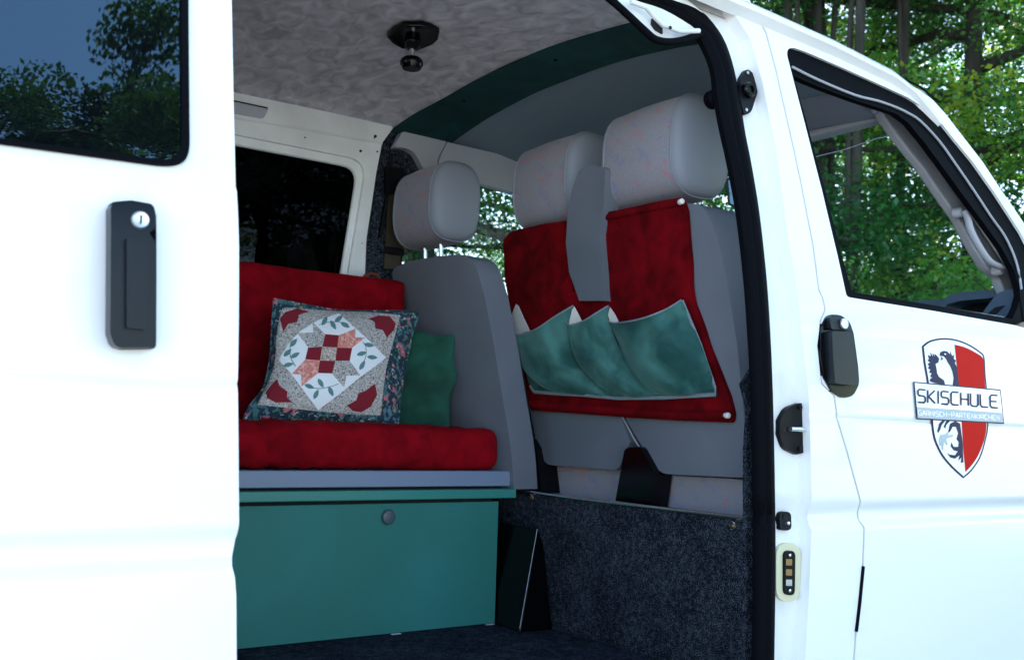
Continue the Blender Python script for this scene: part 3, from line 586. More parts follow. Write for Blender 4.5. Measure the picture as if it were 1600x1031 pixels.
# corner cover at the top of the opening: white pressing with a black hole and rubber edge
cvs = ('Y', lambda x, z: .15 + .06 * (z - 1.9))
low = [(930, -22), (960, 2), (981, 21), (1009, 47), (1024, 59), (1045, 63), (1071, 59), (1094, 50)]
cov = sheet('corner_cover', [*low, (1100, 20), (1040, -30), (960, -45)], cvs, M['inpaint'], van, .01, bevel=.004)
tube('cover_edge', [hit(u, v + 3, ('Y', lambda x, z: .138 + .06 * (z - 1.9))) for u, v in [tuple(p)[:2] for p in catmull([(a, b, 0) for a, b in low], 4)]], .0085, M['rubber'], cov, 8)
sheet('cover_hole', [(1019, 28, 3), (1035, 42), (1036, 54, 2), (1024, 47), (1018, 38)], ('Y', lambda x, z: .146 + .06 * (z - 1.9)), M['hole'], cov, .003)
tube('cover_flange', [hit(u, v, ('Y', lambda x, z: .135)) for u, v in ((985, 3), (1010, 12), (1022, 26), (1036, 40), (1062, 49), (1092, 49))], .006, M['inpaint'], cov, 10)
q = hit(1047, 44, ('Y', lambda x, z: .125)); lathe('cover_screw', q, (0, -1, 0), [(0, .004), (.002, .004), (.003, 0)], M['hole'], cov, 10)
kn = hit(1121, 154, ('Y', lambda x, z: .15)); lathe('inner_stop', kn + Vector((0, .02, 0)), (-.2, -1, 0), [(0, .022), (.02, .022), (.026, .016), (.027, 0)], M['rubber'], van, 18)
# black stops, striker, latch, contact plate on the jamb
jf = body(.020)
bs = sheet('door_stop', [(1167, 107, 6), (1176, 114), (1185, 141, 4), (1174, 176, 6), (1163, 181, 6), (1155, 148), (1158, 122)], jf, M['plastic'], van, .018, bevel=.004, seg=3)
q = hit(1166.5, 142, jf); lathe('stop_ring', q, (0, -1, 0), [(0, .019), (.012, .018), (.016, .015), (.016, .009), (.011, .008), (.011, 0)], M['gloss'], bs, 24)
for u, v in ((1168, 114), (1166, 172)): lathe('stop_screw', hit(u, v, jf), (0, -1, 0), [(0, .004), (.002, .004), (.003, 0)], M['dull'], bs, 10)
st = sheet('striker_plate', [(1219, 657), (1229, 637, 8), (1251, 629, 3), (1257, 632, 2), (1256.5, 707, 2), (1245, 710), (1226, 701, 8), (1218, 678)], jf, M['plastic'], van, .018, bevel=.003, seg=3)
tube('striker_pin', [hit(1235, 670, body(.012)), hit(1257, 671, body(.012))], .0055, M['chrome'], st, 12)
for u, v in ((1250, 636), (1250, 701)): lathe('striker_screw', hit(u, v, body(.018)), (0, -1, 0), [(0, .006), (.003, .005), (.003, 0)], M['plastic'], st, 12)
lt = sheet('latch_socket', [(1218, 799, 8), (1236, 799, 8), (1237, 828, 8), (1219, 829, 8)], jf, M['plastic'], van, .018, bevel=.003)
sheet('latch_hole', [(1224, 804, 3), (1233, 804, 3), (1233, 822, 4), (1224, 822, 4)], body(.0185), M['hole'], lt, .002)
lathe('latch_pin', hit(1229, 817, body(.017)), (0, -1, 0), [(0, .005), (.006, .004), (.007, 0)], M['chrome'], lt, 12)
cp = sheet('contact_plate', [(1213, 848, 22), (1252, 848, 22), (1250, 940, 22), (1213, 939, 22)], body(.024), M['cream'], van, .012, bevel=.002)
sheet('contact_housing', [(1226, 860, 9), (1243, 860, 9), (1242, 930, 9), (1226, 929, 9)], body(.018), M['plastic'], cp, .01, bevel=.002)
for v in (878, 894, 910): sheet('contact', [(1229, v - 5), (1238, v - 5), (1238, v + 5), (1229, v + 5)], body(.016), M['brass'] if v < 905 else M['dull'], cp, .004, bevel=.001)
for v in (867, 922): lathe('contact_screw', hit(1233.5, v, body(.017)), (0, -1, 0), [(0, .004), (.002, .0035), (.003, 0)], M['chrome'], cp, 12)
# front door handle
hb = sheet('handle_recess', [(1283, 512), (1294, 491, 8), (1314, 492, 6), (1328, 503, 6), (1334, 521), (1341, 572), (1343, 600, 8), (1333, 619, 8), (1315, 622, 6), (1300, 611), (1288, 590), (1282, 555)], body(-.005), M['gloss'], fdoor, .012, bevel=.003)
sheet('door_handle', [(1300, 517, 4), (1332, 519, 4), (1338, 560), (1342, 590, 5), (1341, 603, 6), (1305, 599, 4), (1302, 560)], body(-.026), M['handle'], fdoor, .022, grid=(0, .02), bevel=.005, seg=3)
sheet('handle_cap', [(1296, 494, 6), (1314, 493, 5), (1327, 504, 4), (1332, 516, 2), (1299, 514, 2)], body(-.016), M['handle'], fdoor, .012, bevel=.003)
q = hit(1318, 506, body(-.018)); lathe('door_lock', q, (0, -1, 0), [(0, .0125), (.004, .0125), (.0055, .011), (.005, .009), (.0052, 0)], M['lock'], fdoor, 20)

# --- emblem on the front door
def Z6(x, y): return (x / 3.965 + 1400, y / 3.965 + 500)
def decal_layers(name, layers, parent):
    """one printed sheet: stacked flat pieces, one material slot each"""
    mats = []; bmx = bmesh.new()
    for i, (m, pts, lift) in enumerate(layers):
        if m not in mats: mats.append(m)
        sub = sheet_bm(P2([Z6(*p[:2]) for p in fillet(pts)], ('Y', lambda x, z: profd(z))), [], ('Y', lambda x, z: profd(z) - lift), 0, (0, .012))
        tmp = bpy.data.meshes.new('t'); sub.to_mesh(tmp); sub.free(); n0 = len(bmx.faces); bmx.from_mesh(tmp); bpy.data.meshes.remove(tmp)
        bmx.faces.ensure_lookup_table()
        for f in bmx.faces[n0:]: f.material_index = mats.index(m)
    me = bpy.data.meshes.new(name); bmx.to_mesh(me); bmx.free()
    return link(name, me, [M[m] for m in mats], parent)
sh_o = [tuple(p)[:2] for p in catmull([(158, 162, 0), (200, 130, 0), (260, 114, 0), (320, 112, 0), (390, 125, 0), (460, 155, 0), (520, 195, 0), (546, 228, 0), (553, 330, 0), (562, 430, 0), (571, 640, 0), (556, 740, 0), (522, 850, 0), (470, 930, 0), (415, 980, 0)], 4)] + \
       [tuple(p)[:2] for p in catmull([(415, 980, 0), (340, 912, 0), (280, 840, 0), (240, 760, 0), (222, 690, 0), (213, 600, 0), (190, 390, 0), (170, 270, 0), (158, 162, 0)], 4)][1:-1]
def inset(P, d):
    c = Vector((375, 500)); out = []
    n = len(P)
    for i in range(n):
        a, b = Vector(P[i - 1]), Vector(P[(i + 1) % n]); t = (b - a).normalized(); nrm = Vector((-t.y, t.x))
        if nrm.dot(c - Vector(P[i])) < 0: nrm = -nrm
        q = Vector(P[i]) + nrm * d; out.append((q.x, q.y))
    return out
sh_i = inset(sh_o, 11)
red = [tuple(p)[:2] for p in catmull([(357, 152, 0), (420, 168, 0), (490, 203, 0), (535, 240, 0), (541, 330, 0), (548, 430, 0), (556, 640, 0), (543, 735, 0), (510, 825, 0), (470, 890, 0), (425, 940, 0)], 4)] + [(412, 800), (402, 640), (385, 430), (372, 290)]
wing = [(205, 380), (235, 390), (300, 402), (292, 372), (262, 352), (250, 330), (246, 300), (240, 272), (258, 262), (262, 238), (248, 220), (232, 208), (236, 228), (222, 205), (224, 228), (208, 198), (210, 225), (192, 215), (200, 242), (188, 250), (206, 262), (190, 272), (200, 285), (192, 300), (208, 306), (200, 325), (216, 330), (206, 350), (220, 356), (205, 366)]
head = [(264, 214), (270, 198), (292, 190), (312, 194), (330, 212), (332, 190), (342, 222), (356, 214), (352, 240), (366, 250), (360, 268), (374, 292), (380, 340), (386, 405), (345, 408), (352, 360), (344, 318), (330, 284), (316, 262), (300, 244), (286, 240), (270, 252), (276, 232)]
eye = [(292, 206), (304, 208), (302, 216), (293, 214)]
beak = [(270, 222), (288, 226), (300, 240), (312, 256), (296, 250), (278, 262), (286, 240)]
neckwhite = [(318, 300), (334, 340), (330, 400), (318, 404), (306, 370), (312, 330)]
f1 = [(250, 690), (262, 640), (282, 622), (300, 622), (278, 650), (268, 680), (256, 698)]
f2 = [(290, 660), (306, 624), (330, 624), (306, 650), (300, 672)]
f3 = [(316, 700), (330, 640), (362, 626), (392, 640), (400, 700), (408, 760), (412, 880), (396, 884), (400, 850), (380, 870), (388, 836), (360, 858), (330, 850), (310, 820), (326, 832), (360, 836), (378, 812), (352, 806), (334, 780), (338, 756), (352, 784), (380, 784), (384, 756), (370, 736), (380, 700), (366, 660), (346, 660), (330, 690)]
claw = [(262, 740), (270, 712), (300, 706), (322, 690), (316, 712), (346, 710), (350, 722), (318, 728), (304, 738), (316, 770), (308, 772), (294, 744), (290, 768), (286, 808), (278, 800), (278, 760), (270, 780), (264, 774)]
ban_o = [(99, 381), (640, 430), (662, 642), (118, 614)]
ban_i = [(106, 389), (634, 437), (655, 634), (124, 606)]
ban_g = [(118, 538), (645, 574), (655, 634), (124, 606)]
LY = [('dnavy', sh_o, .0008), ('dwhite', sh_i, .0016), ('dred', red, .0024), ('dnavy', wing, .0024), ('dnavy', head, .0024), ('dwhite', eye, .0032), ('dwhite', beak, .0032),
      ('dnavy', f1, .0024), ('dnavy', f2, .0024), ('dnavy', f3, .0024), ('dgrey', claw, .0028), ('dnavy', ban_o, .0036), ('dwhite', ban_i, .0042), ('dgrey', ban_g, .0048)]
decal_layers('shield_emblem', LY, fdoor)
GL = {  # stroke letters in a unit cell, y down
 'S': [[(1, .02), (.2, 0), (.02, .12), (.02, .36), (.18, .48), (.8, .5), (.98, .62), (.98, .86), (.82, 1), (0, 1)]],
 'K': [[(.02, 0), (.02, 1)], [(.95, 0), (.12, .5), (1, 1)]], 'I': [[(.5, 0), (.5, 1)]],
 'C': [[(1, 0), (.2, 0), (.02, .14), (.02, .86), (.2, 1), (1, 1)]], 'H': [[(.02, 0), (.02, 1)], [(.98, 0), (.98, 1)], [(.02, .5), (.98, .5)]],
 'U': [[(.02, 0), (.02, .86), (.2, 1), (.8, 1), (.98, .86), (.98, 0)]], 'L': [[(.02, 0), (.02, .86), (.2, 1), (1, 1)]],
 'E': [[(1, 0), (.2, 0), (.02, .14), (.02, .86), (.2, 1), (1, 1)], [(.02, .5), (.85, .5)]],
 'G': [[(1, 0), (.2, 0), (.02, .14), (.02, .86), (.2, 1), (.98, 1), (.98, .5), (.55, .5)]], 'A': [[(0, 1), (.42, 0), (.58, 0), (1, 1)], [(.2, .65), (.8, .65)]],
 'R': [[(.02, 1), (.02, 0), (.82, 0), (.98, .12), (.98, .4), (.82, .55), (.02, .55)], [(.55, .55), (1, 1)]], 'M': [[(.0, 1), (.04, 0), (.5, .7), (.96, 0), (1, 1)]],
 '-': [[(.1, .5), (.9, .5)]], 'P': [[(.02, 1), (.02, 0), (.82, 0), (.98, .12), (.98, .42), (.82, .56), (.02, .56)]], 'T': [[(0, 0), (1, 0)], [(.5, 0), (.5, 1)]],
 'N': [[(.02, 1), (.02, 0), (.98, 1), (.98, 0)]]}
def lettering(name, text, quad, wid, matl, lift, cellw, gapw, narrow):
    """quad: TL, TR, BR, BL of the text line on the emblem"""
    tot = sum((narrow if c == 'I' else cellw) + gapw for c in text) - gapw; x = 0; bmx = bmesh.new()
    TL, TR, BR, BL = [Vector(q) for q in quad]; sf = ('Y', lambda x, z: profd(z) - lift)
    def mp(a, b):
        p = (TL * (1 - a) + TR * a) * (1 - b) + (BL * (1 - a) + BR * a) * b; return p
    for c in text:
        cw = narrow if c == 'I' else cellw
        for st_ in GL[c]:
            P = [mp((x + px_ * cw) / tot, py_) for px_, py_ in st_]
            if len(P) == 2: P = [P[0], P[0].lerp(P[1], .5), P[1]]
            Lv, Rv = [], []
            for i, p in enumerate(P):
                d = (P[min(i + 1, len(P) - 1)] - P[max(i - 1, 0)]).normalized(); nn = Vector((-d.y, d.x)) * wid / 2
                if 0 < i < len(P) - 1:
                    d1 = (P[i] - P[i - 1]).normalized(); nn *= 1 / max(.55, abs(d1.dot(d)))
                Lv.append(bmx.verts.new(hit(*Z6(*(p + nn)), sf))); Rv.append(bmx.verts.new(hit(*Z6(*(p - nn)), sf)))
            for i in range(len(P) - 1): bmx.faces.new((Lv[i], Lv[i + 1], Rv[i + 1], Rv[i]))
        x += cw + gapw
    bmesh.ops.recalc_face_normals(bmx, faces=bmx.faces)
    return finish(bmx, name, matl, fdoor, smooth=False)
lettering('lettering', 'SKISCHULE', [(136, 428), (629, 467), (632, 544), (136, 508)], 9.5, M['dnavy'], .0056, 1.0, .28, .22)
lettering('lettering', 'GARMISCH-PARTENKIRCHEN', [(138, 558), (640, 592), (642, 618), (140, 588)], 4.6, M['dwhite'], .0056, 1.0, .3, .3)

# --- partition behind the cab seats
pt = finish(sheet_bm([(.06, .5), (1.48, .5), (1.48, .868), (.06, .868)], [], ('X', lambda y, z: 1.785), .03, .05), 'partition', M['carpet'], van, .003)
e0, e1 = hit(800, 766, ('X', lambda y, z: 1.782)), hit(1168, 810, ('X', lambda y, z: 1.782))
tube('edge_strip', [e0 + Vector((0, .3, 0)), e0, e1], .0055, M['chrome'], pt, 8)
for u, v in ((832, 777), (1148, 821)):
    q = hit(u, v, ('X', lambda y, z: 1.782)); lathe('hook_base', q, (-1, 0, 0), [(0, .006), (.005, .005), (.008, 0)], M['brass'], pt, 10)
    tube('hook', [q + Vector((-.008, .009 * math.cos(a), .009 * math.sin(a))) for a in np.linspace(0, 5.2, 12)], .0016, M['chrome'], pt, 6)
sheet('pillar_lining', [(1165, 1200), (1166, 812), (1166, 700), (1170, 640), (1160, 600), (1185, 560), (1195, 1200)], ('Y', lambda x, z: .075), M['carpet'], van, .01)

# ------------------------------------------------------------------ seats
def slab(name, pts, surf, depth, matl, parent, bevel=.03, seg=5, dirv=(1, 0, 0)):
    return sheet(name, pts, surf, matl, parent, depth, bevel=bevel, seg=seg, dirv=dirv, grid=.035)
def headrest(parent, x0, y0, y1, z0, z1, depth, tilt=0.0):
    """rounded block: patterned cover over front, top, back, bottom; plain oval ends"""
    cx, cz, hx, hz = x0 + depth / 2, (z0 + z1) / 2, depth / 2, (z1 - z0) / 2
    def ring(y, s, n=40, grow=1.0):
        out = []
        for k in range(n):
            a = 2 * math.pi * k / n; c, d = math.cos(a), math.sin(a); e_ = 2 / 2.65
            px_ = math.copysign(abs(c) ** e_, c) * hx * s; pz_ = math.copysign(abs(d) ** e_, d) * hz * s
            px_ -= .012 * s * (1 - (pz_ / (hz * s)) ** 2) * (1 if c > 0 else -.35)
            out.append(Vector((cx + px_ + tilt * pz_, y, cz + pz_)))
        return out
    hw = y1 - y0; ys = np.linspace(y0, y1, 12)
    cov_ = loft('headrest_cover', [ring(y, 1 + .035 * (1 - ((y - (y0 + y1) / 2) / (hw / 2)) ** 2)) for y in ys], M['fabric'], parent, cap=False)
    for yy, s in ((y0, -1), (y1, 1)):
        ec = loft('headrest_end', [ring(yy, 1.0), ring(yy + s * .008, .985), ring(yy + s * .017, .93), ring(yy + s * .025, .82), ring(yy + s * .031, .6), ring(yy + s * .034, .3), ring(yy + s * .035, .02)], M['vinyl2'], parent)
        R = ring(yy, 1.003); tube('piping', R + [R[0], R[1]], .0026, M['vinyl2'], ec, 6)
    for yy in (y0 + hw * .28, y0 + hw * .72):
        tube('headrest_post', [(cx - .01, yy, z0 + .01), (cx, yy, z0 - .12)], .0065, M['chrome'], parent, 10)

drs = ('X', lambda y, z: 1.565 + (1.56 - z) * .19 + .055 * (y - 1.26) ** 2 / .06 * .35 + .0022 * nz(y, z, 7, 7))
ds = empty('driver_seat', (1.75, 1.25, .5), "grey vinyl driver's seat with patterned headrest, left of the red organizer", 'seat')
slab('backrest', [(612, 420, 10), (640, 408), (690, 400), (738, 396, 45), (757, 462), (772, 540), (785, 620, 60), (799, 700, 60), (803, 764), (640, 764), (628, 560)], drs, .085, M['vinyl'], ds, .042, 7)
tube('back_seam', catmull([tuple(hit(u, v, ('X', lambda y, z: drs[1](y, z) + dx))) for u, v, dx in ((616, 425, .012), (640, 414, .006), (690, 406, .006), (725, 403, .008), (742, 420, .010), (754, 458, .012))], 4), .0016, M['rubber'], ds, 6)
headrest(ds, 1.562, 1.225, 1.450, 1.632, 1.885, .20, .03)
slab('seat_base', [(620, 745), (800, 740), (800, 860), (620, 860)], ('X', lambda y, z: 1.80), .45, M['vinyl'], ds, .03)
lathe('recliner_cover', hit(822, 722, ('Y', lambda x, z: 1.0)) + Vector((0.02, .02, -.02)), (0, -1, 0), [(0, .052), (.02, .05), (.026, .04), (.027, 0)], M['plastic'], ds, 24)
slab('belt_housing', [(802, 700, 8), (812, 682, 10), (828, 682, 8), (838, 700), (846, 770), (812, 770)], ('X', lambda y, z: 1.83), .08, M['plastic'], ds, .008, 3)

pss = ('X', lambda y, z: 1.765 + (1.6 - z) * .13 + .014 * (1 - abs(math.sin(math.pi * (y - .16) / .45))) + .0022 * nz(y, z, 3, 7))
ps = empty('double_passenger_seat', (1.95, .63, .5), 'grey double passenger seat with two patterned headrests behind the low carpeted partition', 'seat')
slab('backrest', [(788, 380, 14), (800, 366), (880, 352), (945, 338), (960, 500), (972, 655), (984, 690), (966, 734, 8), (852, 726, 12), (838, 690), (828, 640), (815, 560), (797, 470)], pss, .14, M['vinyl'], ps, .02, 5)
slab('backrest', [(958, 336, 6), (1062, 318), (1098, 318, 48), (1118, 362), (1136, 440), (1152, 540), (1163, 650), (1168, 746, 8), (1034, 740, 10), (1012, 712), (978, 655), (962, 500)], pss, .14, M['vinyl'], ps, .028, 6)
tube('back_piping', [hit(u, v, ('X', lambda y, z: pss[1](y, z) - .002)) for u, v in ((973, 652), (990, 684), (1006, 710), (1020, 736))], .0028, M['vinyl2'], ps, 6)
slab('belt_tower', [(905, 265, 8), (925, 258), (946, 262, 6), (943, 320), (937, 365), (941, 410), (945, 470), (905, 470), (889, 425), (884, 380), (887, 330), (894, 295)], ('X', lambda y, z: pss[1](y, z) - .035), .055, M['vinyl'], ps, .016, 5)
headrest(ps, 1.738, .345, .603, 1.650, 1.917, .215, .02)
headrest(ps, 1.738, .772, 1.020, 1.650, 1.912, .215, .02)
def seat_cush(px_, name='seat_cushion'):
    return slab(name, px_, ('X', lambda y, z: 1.90), .42, M['fabric'], ps, .035, 5)
seat_cush([(849, 740, 10), (862, 728, 10), (972, 732), (972, 860), (846, 860)])
seat_cush([(1024, 750, 8), (1034, 742, 8), (1150, 748), (1175, 752, 8), (1175, 880), (1020, 870)])
slab('buckle_box', [(960, 790), (976, 700, 6), (1001, 697, 6), (1024, 742), (1016, 800)], ('X', lambda y, z: 1.83), .06, M['gloss'], ps, .006, 3)
box('seat_plinth', (1.92, .15, .5), (2.35, 1.1, .82), M['plastic'], ps, .01)

# ------------------------------------------------------------------ organizer hanging on the passenger seat
def ogs(off=0.0):
    return ('X', lambda y, z: pss[1](y, z) - .014 - off + .004 * nz(y, z, 0, 9))
og = empty('seat_back_organizer', (1.78, .65, 1.1), 'red velour organizer with three green pockets hanging over the back of the double passenger seat', 'organizer')
og_px = [(785, 378, 12), (797, 362, 8), (840, 352), (883, 345), (885, 385), (889, 420), (896, 457, 5), (925, 457), (945, 451, 5), (941, 410), (936, 375), (939, 345, 5), (944, 333, 6), (1000, 321), (1065, 308, 4), (1073, 330), (1076, 380), (1079, 440), (1084, 475), (1110, 548), (1138, 618), (1146, 648, 6), (1143, 660, 4), (1060, 657), (980, 652), (900, 646), (829, 641, 4), (820, 590), (808, 530), (796, 480), (789, 430)]
bmo = sheet_bm(P2(fillet(og_px), ogs()), [], ogs(), .012, .015)
for v in bmo.verts: v.co.x += .004 * nz(v.co.y, v.co.z, 3, 16)
finish(bmo, 'back_cloth', M['red'], og, .004, 3)
tube('lower_roll', [hit(u, v, ogs(.004)) for u, v in ((831, 631), (900, 637), (980, 643), (1060, 648), (1138, 650))], .012, M['red'], og, 12)
tube('upper_roll', [hit(u, v, ogs(.0)) for u, v in ((946, 340), (1000, 329), (1062, 317))], .009, M['red'], og, 12)
for u, v, s in ((1067, 315, 1), (1139, 649, 1)):
    q = hit(u, v, ogs(.010)); lathe('rod_end', q + Vector((0, .010, 0)), (-.35, -1, 0), [(0, .007), (.012, .007), (.014, .005), (.0145, 0)], M['white'], og, 16)
sheet('pocket_base', [(812, 552), (880, 560), (950, 560), (1030, 540), (1094, 546), (1118, 606), (1120, 620, 3), (1040, 623), (963, 625), (911, 619), (834, 615, 3), (826, 598), (812, 545)], ogs(.013), M['teal'], og, .003, grid=.03)
def strip(name, pts, off, r, matl, parent):
    tube(name, [hit(u, v, ogs(off)) for u, v in pts], r, matl, parent, 6, .4)
tube('hem_tape', [hit(u, v, ogs(.017)) for u, v in ((828, 603), (834, 612), (870, 615), (911, 617), (963, 622), (1040, 621), (1118, 616), (1117, 605), (1094, 537), (1066, 470))], .0048, M['hem'], og, 8, .5, (-1, 0, 0))
POCK = [
 dict(top=[(797, 514), (802, 521), (819, 522), (842, 512), (870, 493), (896, 478)], left=[(797, 514), (805, 532), (812, 556), (820, 580), (846, 604), (870, 613)],
      right=[(896, 478), (894, 505), (903, 558), (932, 598), (952, 617)], bottom=[(870, 613), (910, 617), (952, 617)], b=.050,
      line=[(806, 475), (798, 495), (799, 515), (806, 523), (828, 517), (818, 497), (810, 478)]),
 dict(top=[(885, 503), (891, 508), (911, 502), (931, 490), (951, 478)], left=[(885, 503), (892, 540), (904, 570), (932, 600), (952, 617)],
      right=[(951, 478), (952, 505), (968, 545), (1000, 592), (1024, 616)], bottom=[(952, 617), (985, 620), (1024, 616)], b=.045,
      line=[(897, 479), (887, 495), (888, 507), (895, 509), (909, 502), (903, 490)]),
 dict(top=[(950, 501), (963, 505), (1003, 498), (1040, 484), (1065, 469)], left=[(950, 501), (966, 535), (984, 575), (1008, 603), (1024, 616)],
      right=[(1065, 469), (1094, 537), (1117, 606)], bottom=[(1024, 616), (1070, 617), (1117, 606)], b=.052,
      line=[(953, 480), (950, 492), (953, 502), (960, 505), (966, 502), (960, 490)])]
for k, pk in enumerate(POCK):
    lift3 = lambda L: [(a, b, 0) for a, b in L]
    g = coons(lift3(pk['top']), lift3(pk['bottom']), lift3(pk['left']), lift3(pk['right']), 26, 22); G = []
    for j, row in enumerate(g):
        r_ = []
        for i, p in enumerate(row):
            s, t = i / 26, j / 22
            bul = pk['b'] * (math.sin(math.pi * min(1, .22 + .78 * s)) ** .9) * (1 - t ** 2.2) ** .8 + .004
            if s < .05: bul = bul * .75 + .004
            a = .6 * s + .9 * t
            wr = .006 * math.sin(9 * (s * .9 - t * .7) + k * 2 + 2 * nz(s, t, k, 3)) * math.sin(math.pi * s) * (1 - .3 * t) + .005 * nz(s * 2.2 + k, t * 3.2, k, 2.5)
            r_.append(hit(p.x, p.y, ogs(.016 + bul + wr)))
        G.append(r_)
    bmp = grid_bm(G); bmesh.ops.recalc_face_normals(bmp, faces=bmp.faces)
    if sum(f.normal.x for f in bmp.faces) > 0: bmesh.ops.reverse_faces(bmp, faces=bmp.faces)
    rx = bmesh.ops.extrude_face_region(bmp, geom=bmp.faces[:])
    for gv in rx['geom']:
        if isinstance(gv, bmesh.types.BMVert): gv.co.x += .0025
    bmesh.ops.recalc_face_normals(bmp, faces=bmp.faces)
    po = finish(bmp, 'pocket', M['teal'], og)
    tube('rim_hem', [G[0][i] + Vector((-.001, 0, .0)) for i in range(27)], .0026, M['hem'], po, 6)
    sheet('pocket_lining', pk['line'], ogs(.026), M['white'], po, .0015)
    sd_ = [G[j][0] for j in range(0, 21)]
    tube('fold_edge', [q + Vector((.002, 0, 0)) for q in sd_], .0018, M['band'], po, 6)

# ------------------------------------------------------------------ storage bench
sb = empty('storage_bench', (.7, 1.2, .5), 'teal green storage bench box with grey frame under the red seat cushion', 'bench')
BY = .955
box('front_panel', (-.55, BY, .503), (1.678, BY + .018, .843), M['box'], sb, .0015)
box('end_panel', (1.658, BY + .02, .503), (1.6765, 1.49, .842), M['box'], sb, .0015)
box('lid', (-.55, .938, .853), (1.728, 1.49, .879), M['lid'], sb, .003)
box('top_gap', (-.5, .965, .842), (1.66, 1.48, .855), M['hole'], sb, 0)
box('grey_frame', (-.55, .957, .886), (1.718, 1.49, .929), M['frame'], sb, .003)
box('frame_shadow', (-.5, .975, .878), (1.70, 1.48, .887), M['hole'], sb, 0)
q = hit(605, 807, ('Y', lambda x, z: BY)); lathe('knob', q, (0, -1, 0), [(0, .0125), (.004, .0125), (.006, .0185), (.010, .0195), (.013, .0175), (.0145, .012), (.0145, 0)], mat('knob_grey', (.05, .07, .085), .4), sb, 28)
for u, v in ((581, 996.5), (620, 991.5), (767, 976.5)):
    q = hit(u, v, ('Y', lambda x, z: BY - .002)); box('foot_shim', (q.x - .014, q.y, q.z - .003), (q.x + .014, q.y + .01, q.z + .003), M['inpaint'] if u > 600 else M['cream'], sb, .001)
def cushion(name, a, b, matl, label, cat, rnd=.04, wr=.004, top_wr=0.0, seed=0, nx=90, tilt=0):
    bmx = bmesh.new(); bmesh.ops.create_cube(bmx, size=1)
    L = [b[i] - a[i] for i in range(3)]
    for v in bmx.verts: v.co = Vector([(v.co[i] + .5) * L[i] + a[i] for i in range(3)])
    for ax in range(3):
        n = max(6, int(L[ax] / .022)); no = [0, 0, 0]; no[ax] = 1
        for k in range(1, n):
            co = [0, 0, 0]; co[ax] = a[ax] + L[ax] * k / n
            bmesh.ops.bisect_plane(bmx, geom=bmx.verts[:] + bmx.edges[:] + bmx.faces[:], plane_co=co, plane_no=no)
    for v in bmx.verts:
        c = v.co; q = Vector([max(a[i] + rnd, min(b[i] - rnd, c[i])) for i in range(3)]); d = c - q
        if d.length > 1e-6:
            m_ = max(abs(d.x), abs(d.y), abs(d.z)); c = q + d.normalized() * m_
        n3 = d.normalized() if d.length > 1e-6 else Vector((0, 0, 1))
        disp = wr * nz(c.x, c.y, c.z + seed, 6) + wr * .7 * nz(c.x + 9, c.y, c.z + seed, 15)
        if top_wr:
            m1 = sm(1.25, .95, c.x) if c.x < 1.25 else 0
            disp += top_wr * math.sin(c.x * 95 + 4 * nz(c.x, c.y, c.z, 7) + c.z * 18) * max(0, 1 - abs(c.x - .98) / .2) * (1 - sm(1.0, 1.06, c.y))
        c = c + n3 * disp
        if tilt: c.y += tilt * (c.z - a[2])
        v.co = c
    bmesh.ops.recalc_face_normals(bmx, faces=bmx.faces)
    o = finish(bmx, name, matl, None, angle=80); return tag(o, label, cat)
cushion('seat_cushion', (-.55, .962, .930), (1.690, 1.475, 1.052), M['redcush'], 'flat dark red velour seat cushion lying on the storage bench', 'cushion', .038, .006, .007, 1)
cushion('back_cushion', (-.55, 1.36, 1.052), (1.585, 1.46, 1.512), M['redcush'], 'upright dark red velour back cushion leaning under the blacked-out window', 'cushion', .017, .004, 0, 5, tilt=.04)
tag(tube('leather_strap', [hit(u, v, ('Y', lambda x, z: 1.47)) for u, v in ((566, 440), (570, 431), (580, 427), (590, 430), (594, 440))], .006, mat('brown_leather', (.16, .035, .015), .5), None, 8), 'small brown leather loop poking up behind the red back cushion', 'strap')

# ------------------------------------------------------------------ pillows
def pillow(name, corners, plane, thick, matl, label, cat, edges, wr, seed=0, back=.6, N=40, off=0.0):
    """corners TL TR BR BL; plane(x,z)->y; edges: top, bottom, left, right outlines"""
    g = coons(*[[(p[0], p[1], 0) for p in e_] for e_ in (edges[0], edges[1], edges[2], edges[3])], N, N)
    Fg, Bg = [], []
    for j in range(N + 1):
        fr, br = [], []
        for i in range(N + 1):
            s, t = i / N, j / N; p = g[j][i]
            bl = ((1 - abs(2 * s - 1) ** 2.6) * (1 - abs(2 * t - 1) ** 2.6)) ** .62
            w_ = wr(s, t) * min(1, bl * 3)
            fr.append(hit(p.x, p.y, ('Y', lambda x, z: plane(x, z) - thick * bl - w_)))
            q = hit(p.x, p.y, ('Y', plane)); br.append(q + Vector((0, thick * back * bl, 0)))
        Fg.append(fr); Bg.append(br)
    bmx = grid_bm(Fg); grid_bm(Bg, bmx); bmesh.ops.remove_doubles(bmx, verts=bmx.verts, dist=1e-4)
    bmesh.ops.recalc_face_normals(bmx, faces=bmx.faces)
    o = finish(bmx, name, matl, None, angle=70); tag(o, label, cat)
    return o, Fg, g
gpl = lambda x, z: 1.115 + .05 * (z - 1.05) + 1.3 * max(0, 1.61 - x)
pillow('green_pillow', None, gpl, .045, M['pillowgreen'], 'plain dark green pillow half hidden behind the patchwork pillow', 'pillow',
       ([(560, 515), (600, 520), (645, 515), (680, 524), (713, 522)], [(560, 668), (600, 672), (650, 668), (702, 674)], [(560, 515), (556, 590), (560, 668)], [(713, 522), (709, 560), (714, 590), (703, 620), (702, 674)]),
       lambda s, t: .012 * nz(s * 3, t * 9 + s * 3, 4, 1.3) + .008 * math.sin(14 * t + 5 * s + 3 * nz(s, t, 1, 4)) * s, 3)
PL = lambda x, z: 1.105 + .24 * (z - 1.06)
